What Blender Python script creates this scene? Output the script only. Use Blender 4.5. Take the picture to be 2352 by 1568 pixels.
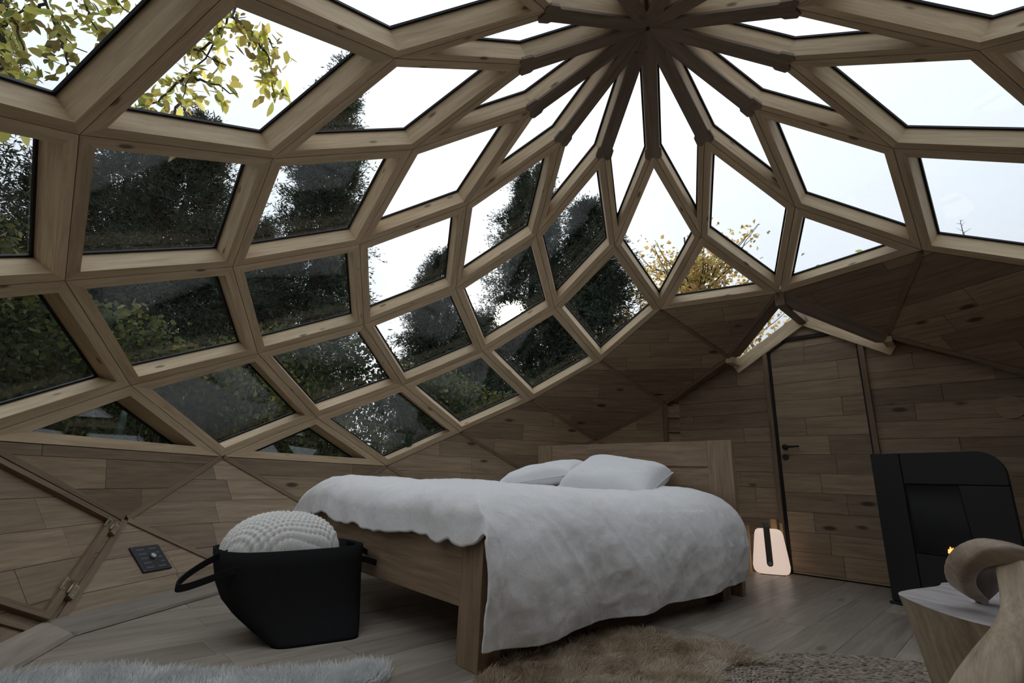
import bpy, math, random
import numpy as np
from mathutils import Vector, Matrix, noise

rnd = random.Random(11)
rng = np.random.default_rng(5)
sc = bpy.context.scene
for o in list(bpy.data.objects):
    bpy.data.objects.remove(o)
COL = sc.collection
V3 = Vector
PI = math.pi

# ------------------------------------------------------------------ camera
CAM_R = np.array([[0.9880041, 0.14957493, 0.03840887],
                  [-0.00403287, 0.27362358, -0.9618284],
                  [-0.15437499, 0.9501355, 0.27094443]])      # rows: right, down, forward
CAM_C = np.array([-0.33949709, -2.28716776, 0.62509172])
FPX = 1127.415
cd = bpy.data.cameras.new('camera')
cd.sensor_width = 36.0
cd.lens = FPX / 2352 * 36.0
cd.clip_start = 0.02
cd.clip_end = 500
cam = bpy.data.objects.new('camera', cd)
COL.objects.link(cam)
m = Matrix.Identity(4)
for i in range(3):
    m[i][0] = CAM_R[0][i]
    m[i][1] = -CAM_R[1][i]
    m[i][2] = -CAM_R[2][i]
    m[i][3] = CAM_C[i]
cam.matrix_world = m
sc.camera = cam
sc.view_settings.view_transform = 'Standard'
sc.view_settings.look = 'None'
sc.view_settings.gamma = 1.0
sc.view_settings.use_curve_mapping = False
sc.view_settings.exposure = 0.4
sc.cycles.use_denoising = True
sc.cycles.max_bounces = 6
sc.cycles.diffuse_bounces = 2
sc.cycles.glossy_bounces = 3
sc.cycles.transmission_bounces = 4
sc.cycles.transparent_max_bounces = 16
sc.cycles.use_adaptive_sampling = True
sc.cycles.adaptive_threshold = 0.04
sc.cycles.adaptive_min_samples = 12
sc.cycles.caustics_reflective = False
sc.cycles.caustics_refractive = False

SUN_DIR = V3((-0.15482836, 0.93440454, 0.32080577)).normalized()

# ------------------------------------------------------------------ sky and sun
w = bpy.data.worlds.new('sky')
sc.world = w
w.use_nodes = True
nt = w.node_tree
nt.nodes.clear()
N = nt.nodes.new
L = nt.links.new
out = N('ShaderNodeOutputWorld')
bg = N('ShaderNodeBackground')
tc = N('ShaderNodeTexCoord')
dot = N('ShaderNodeVectorMath'); dot.operation = 'DOT_PRODUCT'
nrm = N('ShaderNodeVectorMath'); nrm.operation = 'NORMALIZE'
L(tc.outputs['Generated'], nrm.inputs[0])
L(nrm.outputs[0], dot.inputs[0])
dot.inputs[1].default_value = SUN_DIR
sky = N('ShaderNodeTexSky'); sky.sky_type = 'NISHITA'
sky.sun_elevation = math.asin(SUN_DIR.z); sky.sun_rotation = math.atan2(SUN_DIR.x, SUN_DIR.y)
sky.sun_disc = False; sky.dust_density = 4.0
des = N('ShaderNodeHueSaturation'); des.inputs['Saturation'].default_value = 0.4; des.inputs['Value'].default_value = 0.008
L(sky.outputs[0], des.inputs['Color'])
disc = N('ShaderNodeMapRange'); disc.interpolation_type = 'SMOOTHSTEP'
disc.inputs['From Min'].default_value = math.cos(math.radians(2.2)); disc.inputs['From Max'].default_value = math.cos(math.radians(0.4))
disc.inputs['To Min'].default_value = 0.0; disc.inputs['To Max'].default_value = 40.0
L(dot.outputs['Value'], disc.inputs['Value'])
glow = N('ShaderNodeVectorMath'); glow.operation = 'SCALE'
glow.inputs[0].default_value = (1.0, 0.93, 0.82)
L(disc.outputs[0], glow.inputs['Scale'])
clouds = N('ShaderNodeTexNoise'); clouds.inputs['Scale'].default_value = 2.2; clouds.inputs['Detail'].default_value = 5
L(nrm.outputs[0], clouds.inputs['Vector'])
cr = N('ShaderNodeValToRGB')
cr.color_ramp.elements[0].position = 0.3; cr.color_ramp.elements[0].color = (0.83, 0.895, 0.985, 1)
cr.color_ramp.elements[1].position = 0.7; cr.color_ramp.elements[1].color = (0.89, 0.945, 1.02, 1)
L(clouds.outputs['Fac'], cr.inputs[0])
va = N('ShaderNodeVectorMath'); va.operation = 'ADD'
vb = N('ShaderNodeVectorMath'); vb.operation = 'ADD'
# evenly overcast sky: the luminance falls from the zenith to a third of it at the horizon
sepz = N('ShaderNodeSeparateXYZ'); L(nrm.outputs[0], sepz.inputs[0])
mz = N('ShaderNodeMath'); mz.operation = 'MAXIMUM'; L(sepz.outputs['Z'], mz.inputs[0]); mz.inputs[1].default_value = 0.0
lz = N('ShaderNodeMath'); lz.operation = 'MULTIPLY_ADD'; L(mz.outputs[0], lz.inputs[0]); lz.inputs[1].default_value = 1.40 * 2 / 3; lz.inputs[2].default_value = 1.40 / 3
oc = N('ShaderNodeVectorMath'); oc.operation = 'SCALE'; L(cr.outputs[0], oc.inputs[0]); L(lz.outputs[0], oc.inputs['Scale'])
L(oc.outputs[0], va.inputs[0]); L(glow.outputs[0], va.inputs[1])
L(va.outputs[0], vb.inputs[0]); L(des.outputs[0], vb.inputs[1])
L(vb.outputs[0], bg.inputs['Color'])
bg.inputs['Strength'].default_value = 1.0
L(bg.outputs[0], out.inputs[0])

sl = bpy.data.lights.new('sun', 'SUN')
sl.energy = 3.0
sl.angle = math.radians(0.6)
sl.color = (1.0, 0.88, 0.74)
so = bpy.data.objects.new('sun', sl)
COL.objects.link(so)
so.rotation_euler = SUN_DIR.to_track_quat('Z', 'Y').to_euler()
so.location = SUN_DIR * 60

# ------------------------------------------------------------------ helpers
WM = {}


def at(px, py, depth):
    d = np.array([(px - 1176) / FPX, (py - 784) / FPX, 1.0])
    return V3((CAM_C + depth * (CAM_R.T @ d)).tolist())


def atz(px, py, z):
    d = CAM_R.T @ np.array([(px - 1176) / FPX, (py - 784) / FPX, 1.0])
    t = (z - CAM_C[2]) / d[2]
    return V3((CAM_C + t * d).tolist())


def onplane(px, py, n, d0):
    d = CAM_R.T @ np.array([(px - 1176) / FPX, (py - 784) / FPX, 1.0])
    n = np.array(n)
    t = (d0 - n @ CAM_C) / (n @ d)
    return V3((CAM_C + t * d).tolist())


def frame(o, x, z):
    x = V3(x).normalized()
    z = V3(z)
    z = (z - x * z.dot(x)).normalized()
    y = z.cross(x)
    mm = Matrix.Identity(4)
    for i in range(3):
        mm[i][0], mm[i][1], mm[i][2], mm[i][3] = x[i], y[i], z[i], o[i]
    return mm


def place(o, parent, M):
    COL.objects.link(o)
    WM[o.name] = M.copy()
    if parent is not None:
        o.parent = parent
        o.matrix_parent_inverse = Matrix.Identity(4)
        o.matrix_basis = WM[parent.name].inverted() @ M
    else:
        o.matrix_basis = M
    return o


def tag(o, label=None, cat=None, group=None, kind=None):
    if label: o['label'] = label
    if cat: o['category'] = cat
    if group: o['group'] = group
    if kind: o['kind'] = kind
    return o


def empty(name, M=None, parent=None):
    o = bpy.data.objects.new(name, None)
    o.empty_display_size = 0.05
    return place(o, parent, M if M is not None else Matrix.Identity(4))


def put(name, verts, faces, mat, parent=None, M=None, smooth=False, local=False):
    """One mesh object; verts are world coordinates unless local, M is the object's world frame."""
    M = M if M is not None else (WM[parent.name] if parent is not None else Matrix.Identity(4))
    me = bpy.data.meshes.new(name)
    vs = [V3(v) for v in verts]
    if not local:
        inv = M.inverted()
        vs = [inv @ v for v in vs]
    me.from_pydata([tuple(v) for v in vs], [], faces)
    me.validate()
    me.materials.append(mat)
    if smooth:
        me.polygons.foreach_set('use_smooth', [True] * len(me.polygons))
    o = bpy.data.objects.new(name, me)
    return place(o, parent, M)


def put_np(name, verts, faces, mat, parent=None, M=None, smooth=False, attr=None):
    """Large mesh out of numpy arrays (all faces of one size), world coordinates."""
    M = M if M is not None else (WM[parent.name] if parent is not None else Matrix.Identity(4))
    inv = np.array(M.inverted())
    v = verts @ inv[:3, :3].T + inv[:3, 3]
    me = bpy.data.meshes.new(name)
    k = faces.shape[1]
    me.vertices.add(len(v)); me.vertices.foreach_set('co', v.astype(np.float32).ravel())
    me.loops.add(faces.size); me.loops.foreach_set('vertex_index', faces.astype(np.int32).ravel())
    me.polygons.add(len(faces))
    me.polygons.foreach_set('loop_start', np.arange(0, faces.size, k, dtype=np.int32))
    if smooth:
        me.polygons.foreach_set('use_smooth', np.ones(len(faces), bool))
    me.update(calc_edges=True)
    if attr is not None:
        a = me.attributes.new('tone', 'FLOAT', 'POINT')
        a.data.foreach_set('value', attr.astype(np.float32))
    me.materials.append(mat)
    o = bpy.data.objects.new(name, me)
    return place(o, parent, M)


BOXF = [(0, 3, 2, 1), (4, 5, 6, 7), (0, 1, 5, 4), (1, 2, 6, 5), (2, 3, 7, 6), (3, 0, 4, 7)]


def bevel(o, wdt, seg=2, angle=0.6):
    b = o.modifiers.new('bevel', 'BEVEL')
    b.width = wdt
    b.segments = seg
    b.limit_method = 'ANGLE'
    b.angle_limit = angle
    return o


def box(name, M, x0, x1, y0, y1, z0, z1, mat, parent=None, bev=0.0):
    vs = [(x0, y0, z0), (x1, y0, z0), (x1, y1, z0), (x0, y1, z0), (x0, y0, z1), (x1, y0, z1), (x1, y1, z1), (x0, y1, z1)]
    o = put(name, vs, BOXF, mat, parent, M, local=True)
    if bev: bevel(o, bev)
    return o


def prism(name, poly, dvec, mat, parent=None, M=None, bev=0.0):
    """poly (world) extruded by dvec."""
    n = len(poly)
    vs = [V3(p) for p in poly] + [V3(p) + V3(dvec) for p in poly]
    fs = [tuple(range(n))[::-1], tuple(range(n, 2 * n))] + [(i, (i + 1) % n, n + (i + 1) % n, n + i) for i in range(n)]
    o = put(name, vs, fs, mat, parent, M)
    if bev: bevel(o, bev)
    return o


def tube(name, pts, rad, mat, parent=None, M=None, seg=8, closed=False, smooth=True):
    pts = [V3(p) for p in pts]
    n = len(pts)
    vs, fs = [], []
    up = V3((0, 0, 1))
    prev = None
    for i, p in enumerate(pts):
        a = pts[(i - 1) % n] if (closed or i > 0) else p
        b = pts[(i + 1) % n] if (closed or i < n - 1) else p
        t = (b - a).normalized()
        if prev is None:
            s = t.cross(up)
            if s.length < 1e-3: s = t.cross(V3((1, 0, 0)))
        else:
            s = prev - t * prev.dot(t)
        s.normalize(); prev = s
        q = t.cross(s)
        r = rad[i] if isinstance(rad, (list, tuple)) else rad
        for k in range(seg):
            an = 2 * PI * k / seg
            vs.append(p + (s * math.cos(an) + q * math.sin(an)) * r)
    rings = n if closed else n - 1
    for i in range(rings):
        for k in range(seg):
            a = i * seg + k; b = i * seg + (k + 1) % seg
            c = ((i + 1) % n) * seg + (k + 1) % seg; d = ((i + 1) % n) * seg + k
            fs.append((a, b, c, d))
    if not closed:
        fs.append(tuple(range(seg))[::-1]); fs.append(tuple(range((n - 1) * seg, n * seg)))
    return put(name, vs, fs, mat, parent, M, smooth=smooth)


def loft(name, rings, mat, parent=None, M=None, smooth=True, cap0=True, cap1=True, local=False):
    n = len(rings[0])
    vs = [p for r in rings for p in r]
    fs = []
    for i in range(len(rings) - 1):
        for k in range(n):
            fs.append((i * n + k, i * n + (k + 1) % n, (i + 1) * n + (k + 1) % n, (i + 1) * n + k))
    if cap0: fs.append(tuple(range(n))[::-1])
    if cap1: fs.append(tuple(range((len(rings) - 1) * n, len(rings) * n)))
    return put(name, vs, fs, mat, parent, M, smooth=smooth, local=local)


def inset(poly, d, n):
    """Planar convex polygon with every edge moved inward by d; n is the polygon's normal."""
    k = len(poly)
    c = sum(poly, V3()) / k
    lines = []
    for i in range(k):
        a, b = poly[i], poly[(i + 1) % k]
        e = (b - a).normalized()
        s = n.cross(e).normalized()
        if s.dot(c - a) < 0: s = -s
        lines.append((a + s * d, e, s))
    res = []
    for i in range(k):
        p0, e0, s0 = lines[i - 1]
        p1, e1, s1 = lines[i]
        # on line 1 : p1 + e1*t, signed distance to line 0 is zero
        den = e1.dot(s0)
        t = (p0 - p1).dot(s0) / den
        res.append(p1 + e1 * t)
    return res


def clip2(poly, a, b, c):
    """Keep a*x+b*y<=c of a 2-D polygon."""
    res = []
    for i in range(len(poly)):
        p, q = poly[i], poly[(i + 1) % len(poly)]
        dp, dq = a * p[0] + b * p[1] - c, a * q[0] + b * q[1] - c
        if dp <= 0: res.append(p)
        if dp * dq < 0:
            t = dp / (dp - dq)
            res.append((p[0] + (q[0] - p[0]) * t, p[1] + (q[1] - p[1]) * t))
    return res


def area2(p):
    return abs(sum(p[i][0] * p[(i + 1) % len(p)][1] - p[(i + 1) % len(p)][0] * p[i][1] for i in range(len(p)))) / 2


def planking(poly, ex, ez, course, parent, mat, thick=0.012, gap=0.0022, lmin=0.45, lmax=1.1, y_off=0.0, name='plank', jog=0.0):
    """Cover a planar polygon with boards running along ex; ez faces the room."""
    o = poly[0]
    ex = V3(ex).normalized(); ez = V3(ez).normalized(); ey = ez.cross(ex)
    P = [((p - o).dot(ex), (p - o).dot(ey)) for p in poly]
    ys = [p[1] for p in P]
    y0 = math.floor((min(ys) - y_off) / course) * course + y_off
    made = []
    y = y0
    while y < max(ys):
        s = clip2(clip2(P, 0, 1, y + course - gap / 2), 0, -1, -(y + gap / 2)) if True else P
        if len(s) >= 3:
            xa, xb = min(p[0] for p in s), max(p[0] for p in s)
            x = xa
            cuts = [xa]
            first = True
            while True:
                ln = rnd.uniform(lmin, lmax) * (rnd.uniform(0.3, 1.0) if first else 1)
                first = False
                if x + ln > xb - 0.12: break
                x += ln
                cuts.append(x)
            cuts.append(xb)
            for i in range(len(cuts) - 1):
                a, b = cuts[i] + (gap / 2 if i else 0), cuts[i + 1] - (gap / 2 if i < len(cuts) - 2 else 0)
                q = clip2(clip2(s, 1, 0, b), -1, 0, -a)
                if len(q) < 3 or area2(q) < 2e-4: continue
                lift = rnd.uniform(-jog, jog)
                cx = sum(p[0] for p in q) / len(q); cy = sum(p[1] for p in q) / len(q)
                org = o + ex * cx + ey * cy
                pts = [o + ex * p[0] + ey * p[1] + ez * lift for p in q]
                made.append(prism(name, pts, -ez * thick, mat, parent, frame(org, ex, ez)))
        y += course
    return made


# ------------------------------------------------------------------ materials
def nmat(name):
    mt = bpy.data.materials.new(name)
    mt.use_nodes = True
    t = mt.node_tree
    t.nodes.clear()
    o = t.nodes.new('ShaderNodeOutputMaterial')
    return mt, t, t.nodes.new, t.links.new, o


def wood(name, dark, light, var=0.35, grain=1.0, knots=0.5, rough=0.55, bump=0.12, sat=1.0, knotcol=(0.05, 0.03, 0.02), kscale=1.0):
    mt, t, N, L, out = nmat(name)
    tc = N('ShaderNodeTexCoord')
    oi = N('ShaderNodeObjectInfo')
    off = N('ShaderNodeVectorMath'); off.operation = 'SCALE'
    off.inputs[0].default_value = (37.0, 61.0, 23.0)
    L(oi.outputs['Random'], off.inputs['Scale'])
    ad = N('ShaderNodeVectorMath'); ad.operation = 'ADD'
    L(tc.outputs['Object'], ad.inputs[0]); L(off.outputs[0], ad.inputs[1])
    mp = N('ShaderNodeMapping'); mp.inputs['Scale'].default_value = (1.3 * grain, 16 * grain, 16 * grain)
    L(ad.outputs[0], mp.inputs['Vector'])
    n1 = N('ShaderNodeTexNoise'); n1.inputs['Scale'].default_value = 2.2; n1.inputs['Detail'].default_value = 7
    n1.inputs['Roughness'].default_value = 0.62; n1.inputs['Distortion'].default_value = 0.7
    L(mp.outputs[0], n1.inputs['Vector'])
    mp2 = N('ShaderNodeMapping'); mp2.inputs['Scale'].default_value = (3.0 * grain, 120 * grain, 120 * grain)
    L(ad.outputs[0], mp2.inputs['Vector'])
    n2 = N('ShaderNodeTexNoise'); n2.inputs['Scale'].default_value = 3.0; n2.inputs['Detail'].default_value = 3
    L(mp2.outputs[0], n2.inputs['Vector'])
    mx = N('ShaderNodeMath'); mx.operation = 'MULTIPLY_ADD'
    L(n2.outputs['Fac'], mx.inputs[0]); mx.inputs[1].default_value = 0.35
    L(n1.outputs['Fac'], mx.inputs[2])
    cr = N('ShaderNodeValToRGB')
    cr.color_ramp.elements[0].position = 0.42; cr.color_ramp.elements[0].color = (*dark, 1)
    cr.color_ramp.elements[1].position = 0.92; cr.color_ramp.elements[1].color = (*light, 1)
    L(mx.outputs[0], cr.inputs[0])
    # knots
    mp3 = N('ShaderNodeMapping'); mp3.inputs['Scale'].default_value = (2.0 * kscale, 5.5 * kscale, 5.5 * kscale)
    L(ad.outputs[0], mp3.inputs['Vector'])
    vo = N('ShaderNodeTexVoronoi'); vo.inputs['Scale'].default_value = 1.0
    L(mp3.outputs[0], vo.inputs['Vector'])
    kr = N('ShaderNodeMapRange'); kr.interpolation_type = 'SMOOTHSTEP'
    kr.inputs['From Min'].default_value = 0.05; kr.inputs['From Max'].default_value = 0.13
    kr.inputs['To Min'].default_value = knots; kr.inputs['To Max'].default_value = 0.0
    L(vo.outputs['Distance'], kr.inputs['Value'])
    mk = N('ShaderNodeMix'); mk.data_type = 'RGBA'
    L(kr.outputs[0], mk.inputs['Factor']); L(cr.outputs[0], mk.inputs['A']); mk.inputs['B'].default_value = (*knotcol, 1)
    hs = N('ShaderNodeHueSaturation'); hs.inputs['Saturation'].default_value = sat
    vr = N('ShaderNodeMapRange'); vr.inputs['To Min'].default_value = 1 - var / 2; vr.inputs['To Max'].default_value = 1 + var / 2
    L(oi.outputs['Random'], vr.inputs['Value']); L(vr.outputs[0], hs.inputs['Value'])
    L(mk.outputs['Result'], hs.inputs['Color'])
    bs = N('ShaderNodeBsdfPrincipled')
    L(hs.outputs[0], bs.inputs['Base Color'])
    bs.inputs['Roughness'].default_value = rough
    bs.inputs['Specular IOR Level'].default_value = 0.3
    bp = N('ShaderNodeBump'); bp.inputs['Strength'].default_value = bump; bp.inputs['Distance'].default_value = 0.004
    L(mx.outputs[0], bp.inputs['Height']); L(bp.outputs[0], bs.inputs['Normal'])
    L(bs.outputs[0], out.inputs[0])
    return mt


def plain(name, col, rough=0.6, metal=0.0, spec=0.3, noise_scale=0, noise_amt=0.0, bump=0.0, bscale=60, emit=None, estr=0.0, sheen=0.0):
    mt, t, N, L, out = nmat(name)
    bs = N('ShaderNodeBsdfPrincipled')
    bs.inputs['Base Color'].default_value = (*col, 1)
    bs.inputs['Roughness'].default_value = rough
    bs.inputs['Metallic'].default_value = metal
    bs.inputs['Specular IOR Level'].default_value = spec
    if sheen: bs.inputs['Sheen Weight'].default_value = sheen
    if noise_scale:
        tc = N('ShaderNodeTexCoord')
        n1 = N('ShaderNodeTexNoise'); n1.inputs['Scale'].default_value = noise_scale; n1.inputs['Detail'].default_value = 5
        L(tc.outputs['Object'], n1.inputs['Vector'])
        cr = N('ShaderNodeValToRGB')
        cr.color_ramp.elements[0].color = (*[c * (1 - noise_amt) for c in col], 1); cr.color_ramp.elements[0].position = 0.3
        cr.color_ramp.elements[1].color = (*[min(1, c * (1 + noise_amt)) for c in col], 1); cr.color_ramp.elements[1].position = 0.7
        L(n1.outputs['Fac'], cr.inputs[0]); L(cr.outputs[0], bs.inputs['Base Color'])
    if bump:
        tc2 = N('ShaderNodeTexCoord')
        n2 = N('ShaderNodeTexNoise'); n2.inputs['Scale'].default_value = bscale; n2.inputs['Detail'].default_value = 6
        L(tc2.outputs['Object'], n2.inputs['Vector'])
        bp = N('ShaderNodeBump'); bp.inputs['Strength'].default_value = bump; bp.inputs['Distance'].default_value = 0.005
        L(n2.outputs['Fac'], bp.inputs['Height']); L(bp.outputs[0], bs.inputs['Normal'])
    if emit:
        bs.inputs['Emission Color'].default_value = (*emit, 1)
        bs.inputs['Emission Strength'].default_value = estr
    L(bs.outputs[0], out.inputs[0])
    return mt


def linen(name, col, bump=0.55):
    mt, t, N, L, out = nmat(name)
    tc = N('ShaderNodeTexCoord')
    n1 = N('ShaderNodeTexNoise'); n1.inputs['Scale'].default_value = 11; n1.inputs['Detail'].default_value = 7; n1.inputs['Distortion'].default_value = 0.4
    L(tc.outputs['Object'], n1.inputs['Vector'])
    n2 = N('ShaderNodeTexNoise'); n2.inputs['Scale'].default_value = 260; n2.inputs['Detail'].default_value = 3
    L(tc.outputs['Object'], n2.inputs['Vector'])
    # crisp creases
    n3 = N('ShaderNodeTexNoise'); n3.inputs['Scale'].default_value = 7; n3.inputs['Detail'].default_value = 2; n3.inputs['Distortion'].default_value = 0.5
    L(tc.outputs['Object'], n3.inputs['Vector'])
    sb = N('ShaderNodeMath'); sb.operation = 'SUBTRACT'; L(n3.outputs['Fac'], sb.inputs[0]); sb.inputs[1].default_value = 0.5
    ab = N('ShaderNodeMath'); ab.operation = 'ABSOLUTE'; L(sb.outputs[0], ab.inputs[0])
    pw = N('ShaderNodeMath'); pw.operation = 'MULTIPLY'; L(ab.outputs[0], pw.inputs[0]); pw.inputs[1].default_value = -0.9
    s1 = N('ShaderNodeMath'); s1.operation = 'MULTIPLY_ADD'; L(n2.outputs['Fac'], s1.inputs[0]); s1.inputs[1].default_value = 0.16; L(n1.outputs['Fac'], s1.inputs[2])
    s2 = N('ShaderNodeMath'); s2.operation = 'ADD'; L(s1.outputs[0], s2.inputs[0]); L(pw.outputs[0], s2.inputs[1])
    cr = N('ShaderNodeValToRGB')
    cr.color_ramp.elements[0].color = (*[c * 0.9 for c in col], 1); cr.color_ramp.elements[0].position = 0.3
    cr.color_ramp.elements[1].color = (*col, 1); cr.color_ramp.elements[1].position = 0.6
    L(n2.outputs['Fac'], cr.inputs[0])
    bs = N('ShaderNodeBsdfPrincipled'); bs.inputs['Roughness'].default_value = 0.9; bs.inputs['Specular IOR Level'].default_value = 0.1
    bs.inputs['Sheen Weight'].default_value = 0.1
    L(cr.outputs[0], bs.inputs['Base Color'])
    bp = N('ShaderNodeBump'); bp.inputs['Strength'].default_value = bump; bp.inputs['Distance'].default_value = 0.012
    L(s2.outputs[0], bp.inputs['Height']); L(bp.outputs[0], bs.inputs['Normal'])
    L(bs.outputs[0], out.inputs[0])
    return mt


def leafmat(name, cols, trans=0.45, scale=3.0, use_obj=False, spec=0.25):
    mt, t, N, L, out = nmat(name)
    if use_obj:
        src = N('ShaderNodeObjectInfo'); so_ = src.outputs['Random']
    else:
        src = N('ShaderNodeAttribute'); src.attribute_name = 'tone'; so_ = src.outputs['Fac']
    cr = N('ShaderNodeValToRGB')
    el = cr.color_ramp.elements
    while len(el) < len(cols): el.new(0.5)
    for i, c in enumerate(cols):
        el[i].position = i / (len(cols) - 1); el[i].color = (*c, 1)
    L(so_, cr.inputs[0])
    col = cr.outputs[0]
    if use_obj:
        tc = N('ShaderNodeTexCoord'); nz = N('ShaderNodeTexNoise'); nz.inputs['Scale'].default_value = 28; nz.inputs['Detail'].default_value = 3
        L(tc.outputs['Object'], nz.inputs['Vector'])
        sp = N('ShaderNodeMapRange'); sp.inputs['From Min'].default_value = 0.62; sp.inputs['From Max'].default_value = 0.72
        L(nz.outputs['Fac'], sp.inputs['Value'])
        mk = N('ShaderNodeMix'); mk.data_type = 'RGBA'
        L(sp.outputs[0], mk.inputs['Factor']); L(col, mk.inputs['A']); mk.inputs['B'].default_value = (0.16, 0.075, 0.02, 1)
        col = mk.outputs['Result']
    d = N('ShaderNodeBsdfPrincipled'); d.inputs['Roughness'].default_value = 0.5; d.inputs['Specular IOR Level'].default_value = spec
    tr = N('ShaderNodeBsdfTranslucent')
    L(col, d.inputs['Base Color']); L(col, tr.inputs['Color'])
    mx = N('ShaderNodeMixShader'); mx.inputs[0].default_value = trans
    L(d.outputs[0], mx.inputs[1]); L(tr.outputs[0], mx.inputs[2])
    L(mx.outputs[0], out.inputs[0])
    return mt


def glassmat(name, tint):
    mt, t, N, L, out = nmat(name)
    tr = N('ShaderNodeBsdfTransparent'); tr.inputs[0].default_value = (*tint, 1)
    gl = N('ShaderNodeBsdfGlossy'); gl.inputs['Roughness'].default_value = 0.0; gl.inputs['Color'].default_value = (1, 1, 1, 1)
    lw_ = N('ShaderNodeLayerWeight'); lw_.inputs['Blend'].default_value = 0.5
    p5 = N('ShaderNodeMath'); p5.operation = 'POWER'; L(lw_.outputs['Facing'], p5.inputs[0]); p5.inputs[1].default_value = 5.0
    fr = N('ShaderNodeMath'); fr.operation = 'MULTIPLY_ADD'; L(p5.outputs[0], fr.inputs[0]); fr.inputs[1].default_value = 0.9; fr.inputs[2].default_value = 0.04
    # thin dust film on the panes
    df = N('ShaderNodeBsdfDiffuse'); df.inputs['Color'].default_value = (0.6, 0.62, 0.66, 1)
    tc = N('ShaderNodeTexCoord'); nz = N('ShaderNodeTexNoise'); nz.inputs['Scale'].default_value = 3.5; nz.inputs['Detail'].default_value = 7
    L(tc.outputs['Object'], nz.inputs['Vector'])
    dm = N('ShaderNodeMapRange'); dm.inputs['From Min'].default_value = 0.45; dm.inputs['From Max'].default_value = 0.8
    dm.inputs['To Min'].default_value = 0.002; dm.inputs['To Max'].default_value = 0.016
    L(nz.outputs['Fac'], dm.inputs['Value'])
    m0 = N('ShaderNodeMixShader'); L(dm.outputs[0], m0.inputs[0]); L(tr.outputs[0], m0.inputs[1]); L(df.outputs[0], m0.inputs[2])
    mx = N('ShaderNodeMixShader')
    L(fr.outputs[0], mx.inputs[0]); L(m0.outputs[0], mx.inputs[1]); L(gl.outputs[0], mx.inputs[2])
    L(mx.outputs[0], out.inputs[0])
    return mt


M = {}
M['beam'] = wood('larch beam', (0.44, 0.315, 0.19), (0.73, 0.58, 0.385), var=0.28, knots=0.8, kscale=1.7, rough=0.6, knotcol=(0.10, 0.06, 0.03))
M['cover'] = wood('cover board', (0.16, 0.118, 0.085), (0.28, 0.215, 0.16), var=0.2, knots=0.3, rough=0.6)
M['oak'] = wood('oak plank', (0.19, 0.132, 0.082), (0.375, 0.275, 0.18), var=0.5, knots=0.85, rough=0.5, knotcol=(0.03, 0.02, 0.012))
M['batten'] = wood('oak batten', (0.145, 0.095, 0.058), (0.28, 0.195, 0.125), var=0.2, knots=0.2)
M['floor'] = wood('floor plank', (0.20, 0.166, 0.132), (0.385, 0.33, 0.272), var=0.4, knots=0.5, rough=0.38, grain=0.8, bump=0.08, knotcol=(0.08, 0.05, 0.03))
M['bedwood'] = wood('bed oak', (0.17, 0.11, 0.066), (0.36, 0.255, 0.165), var=0.15, knots=0.2, rough=0.5)
M['seal'] = plain('black seal', (0.012, 0.013, 0.016), rough=0.5)
M['dark'] = plain('dark backing', (0.03, 0.022, 0.016), rough=0.9)
M['outer'] = plain('roof membrane', (0.10, 0.085, 0.07), rough=0.8)
M['glass'] = glassmat('window glass', (0.94, 0.952, 0.955))
M['black'] = plain('black metal', (0.020, 0.0195, 0.0195), rough=0.55, spec=0.3)
M['blackglass'] = plain('stove glass', (0.014, 0.014, 0.014), rough=0.12, spec=0.25)
M['felt'] = plain('black felt', (0.019, 0.0188, 0.019), rough=1.0, spec=0.05, bump=0.4, bscale=180)
M['linen'] = linen('grey linen', (0.85, 0.825, 0.81))
M['pillow'] = linen('white linen', (0.84, 0.835, 0.84), bump=0.25)
M['wool'] = plain('cream wool', (0.82, 0.79, 0.74), rough=1.0, spec=0.05, bump=0.8, bscale=220)
M['brass'] = plain('aged brass', (0.34, 0.29, 0.19), rough=0.42, metal=0.85, noise_scale=30, noise_amt=0.35)
M['steel'] = plain('steel', (0.42, 0.43, 0.47), rough=0.35, metal=0.6)
M['ventblack'] = plain('vent plate', (0.013, 0.012, 0.016), rough=0.4)
M['slot'] = plain('vent slot', (0.12, 0.115, 0.125), rough=0.6)
M['lamp'] = plain('glowing lamp shell', (0.6, 0.55, 0.52), rough=0.4, emit=(1.0, 0.76, 0.62), estr=0.44)
M['strap'] = plain('brown strap', (0.10, 0.082, 0.062), rough=0.75)
M['flame'] = plain('flame', (0.9, 0.4, 0.1), emit=(1.0, 0.35, 0.10), estr=1.6)
M['logwood'] = wood('firewood', (0.35, 0.21, 0.10), (0.62, 0.42, 0.22), var=0.35, knots=0.2, rough=0.8)
M['soil'] = plain('garden soil', (0.045, 0.042, 0.025), rough=1.0, noise_scale=3, noise_amt=0.5)

# ------------------------------------------------------------------ the dome: thirteen-fold polar zonohedron
H = 0.35
A = 0.6920322
NS = 13
SA = A / math.sin(PI / NS)
DEP = 0.112       # timber depth from the inner face out to the glass
WID = 0.052       # timber width in the plane of the panel


def phi(c):
    return 2 * PI / NS * (c - 4.7)


def DV(k, c):
    r = SA * math.sin(PI * k / NS)
    return V3((r * math.sin(phi(c)), r * math.cos(phi(c)), (9 - k) * H))


CENTRE = V3((0, 0, 0.9))


def fnormal(poly):
    n = (poly[1] - poly[0]).cross(poly[2] - poly[0]).normalized()
    if n.dot(sum(poly, V3()) / len(poly) - CENTRE) < 0: n = -n
    return n


def rhomb(k, c):
    return [(k, c), (k + 1, c + 0.5), (k + 2, c), (k + 1, c - 0.5)]


def rhomb_normal(k, c):
    p = [DV(*q) for q in rhomb(k, c)]
    if k == 0: p[0] = DV(0, 0)
    return fnormal(p)


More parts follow.
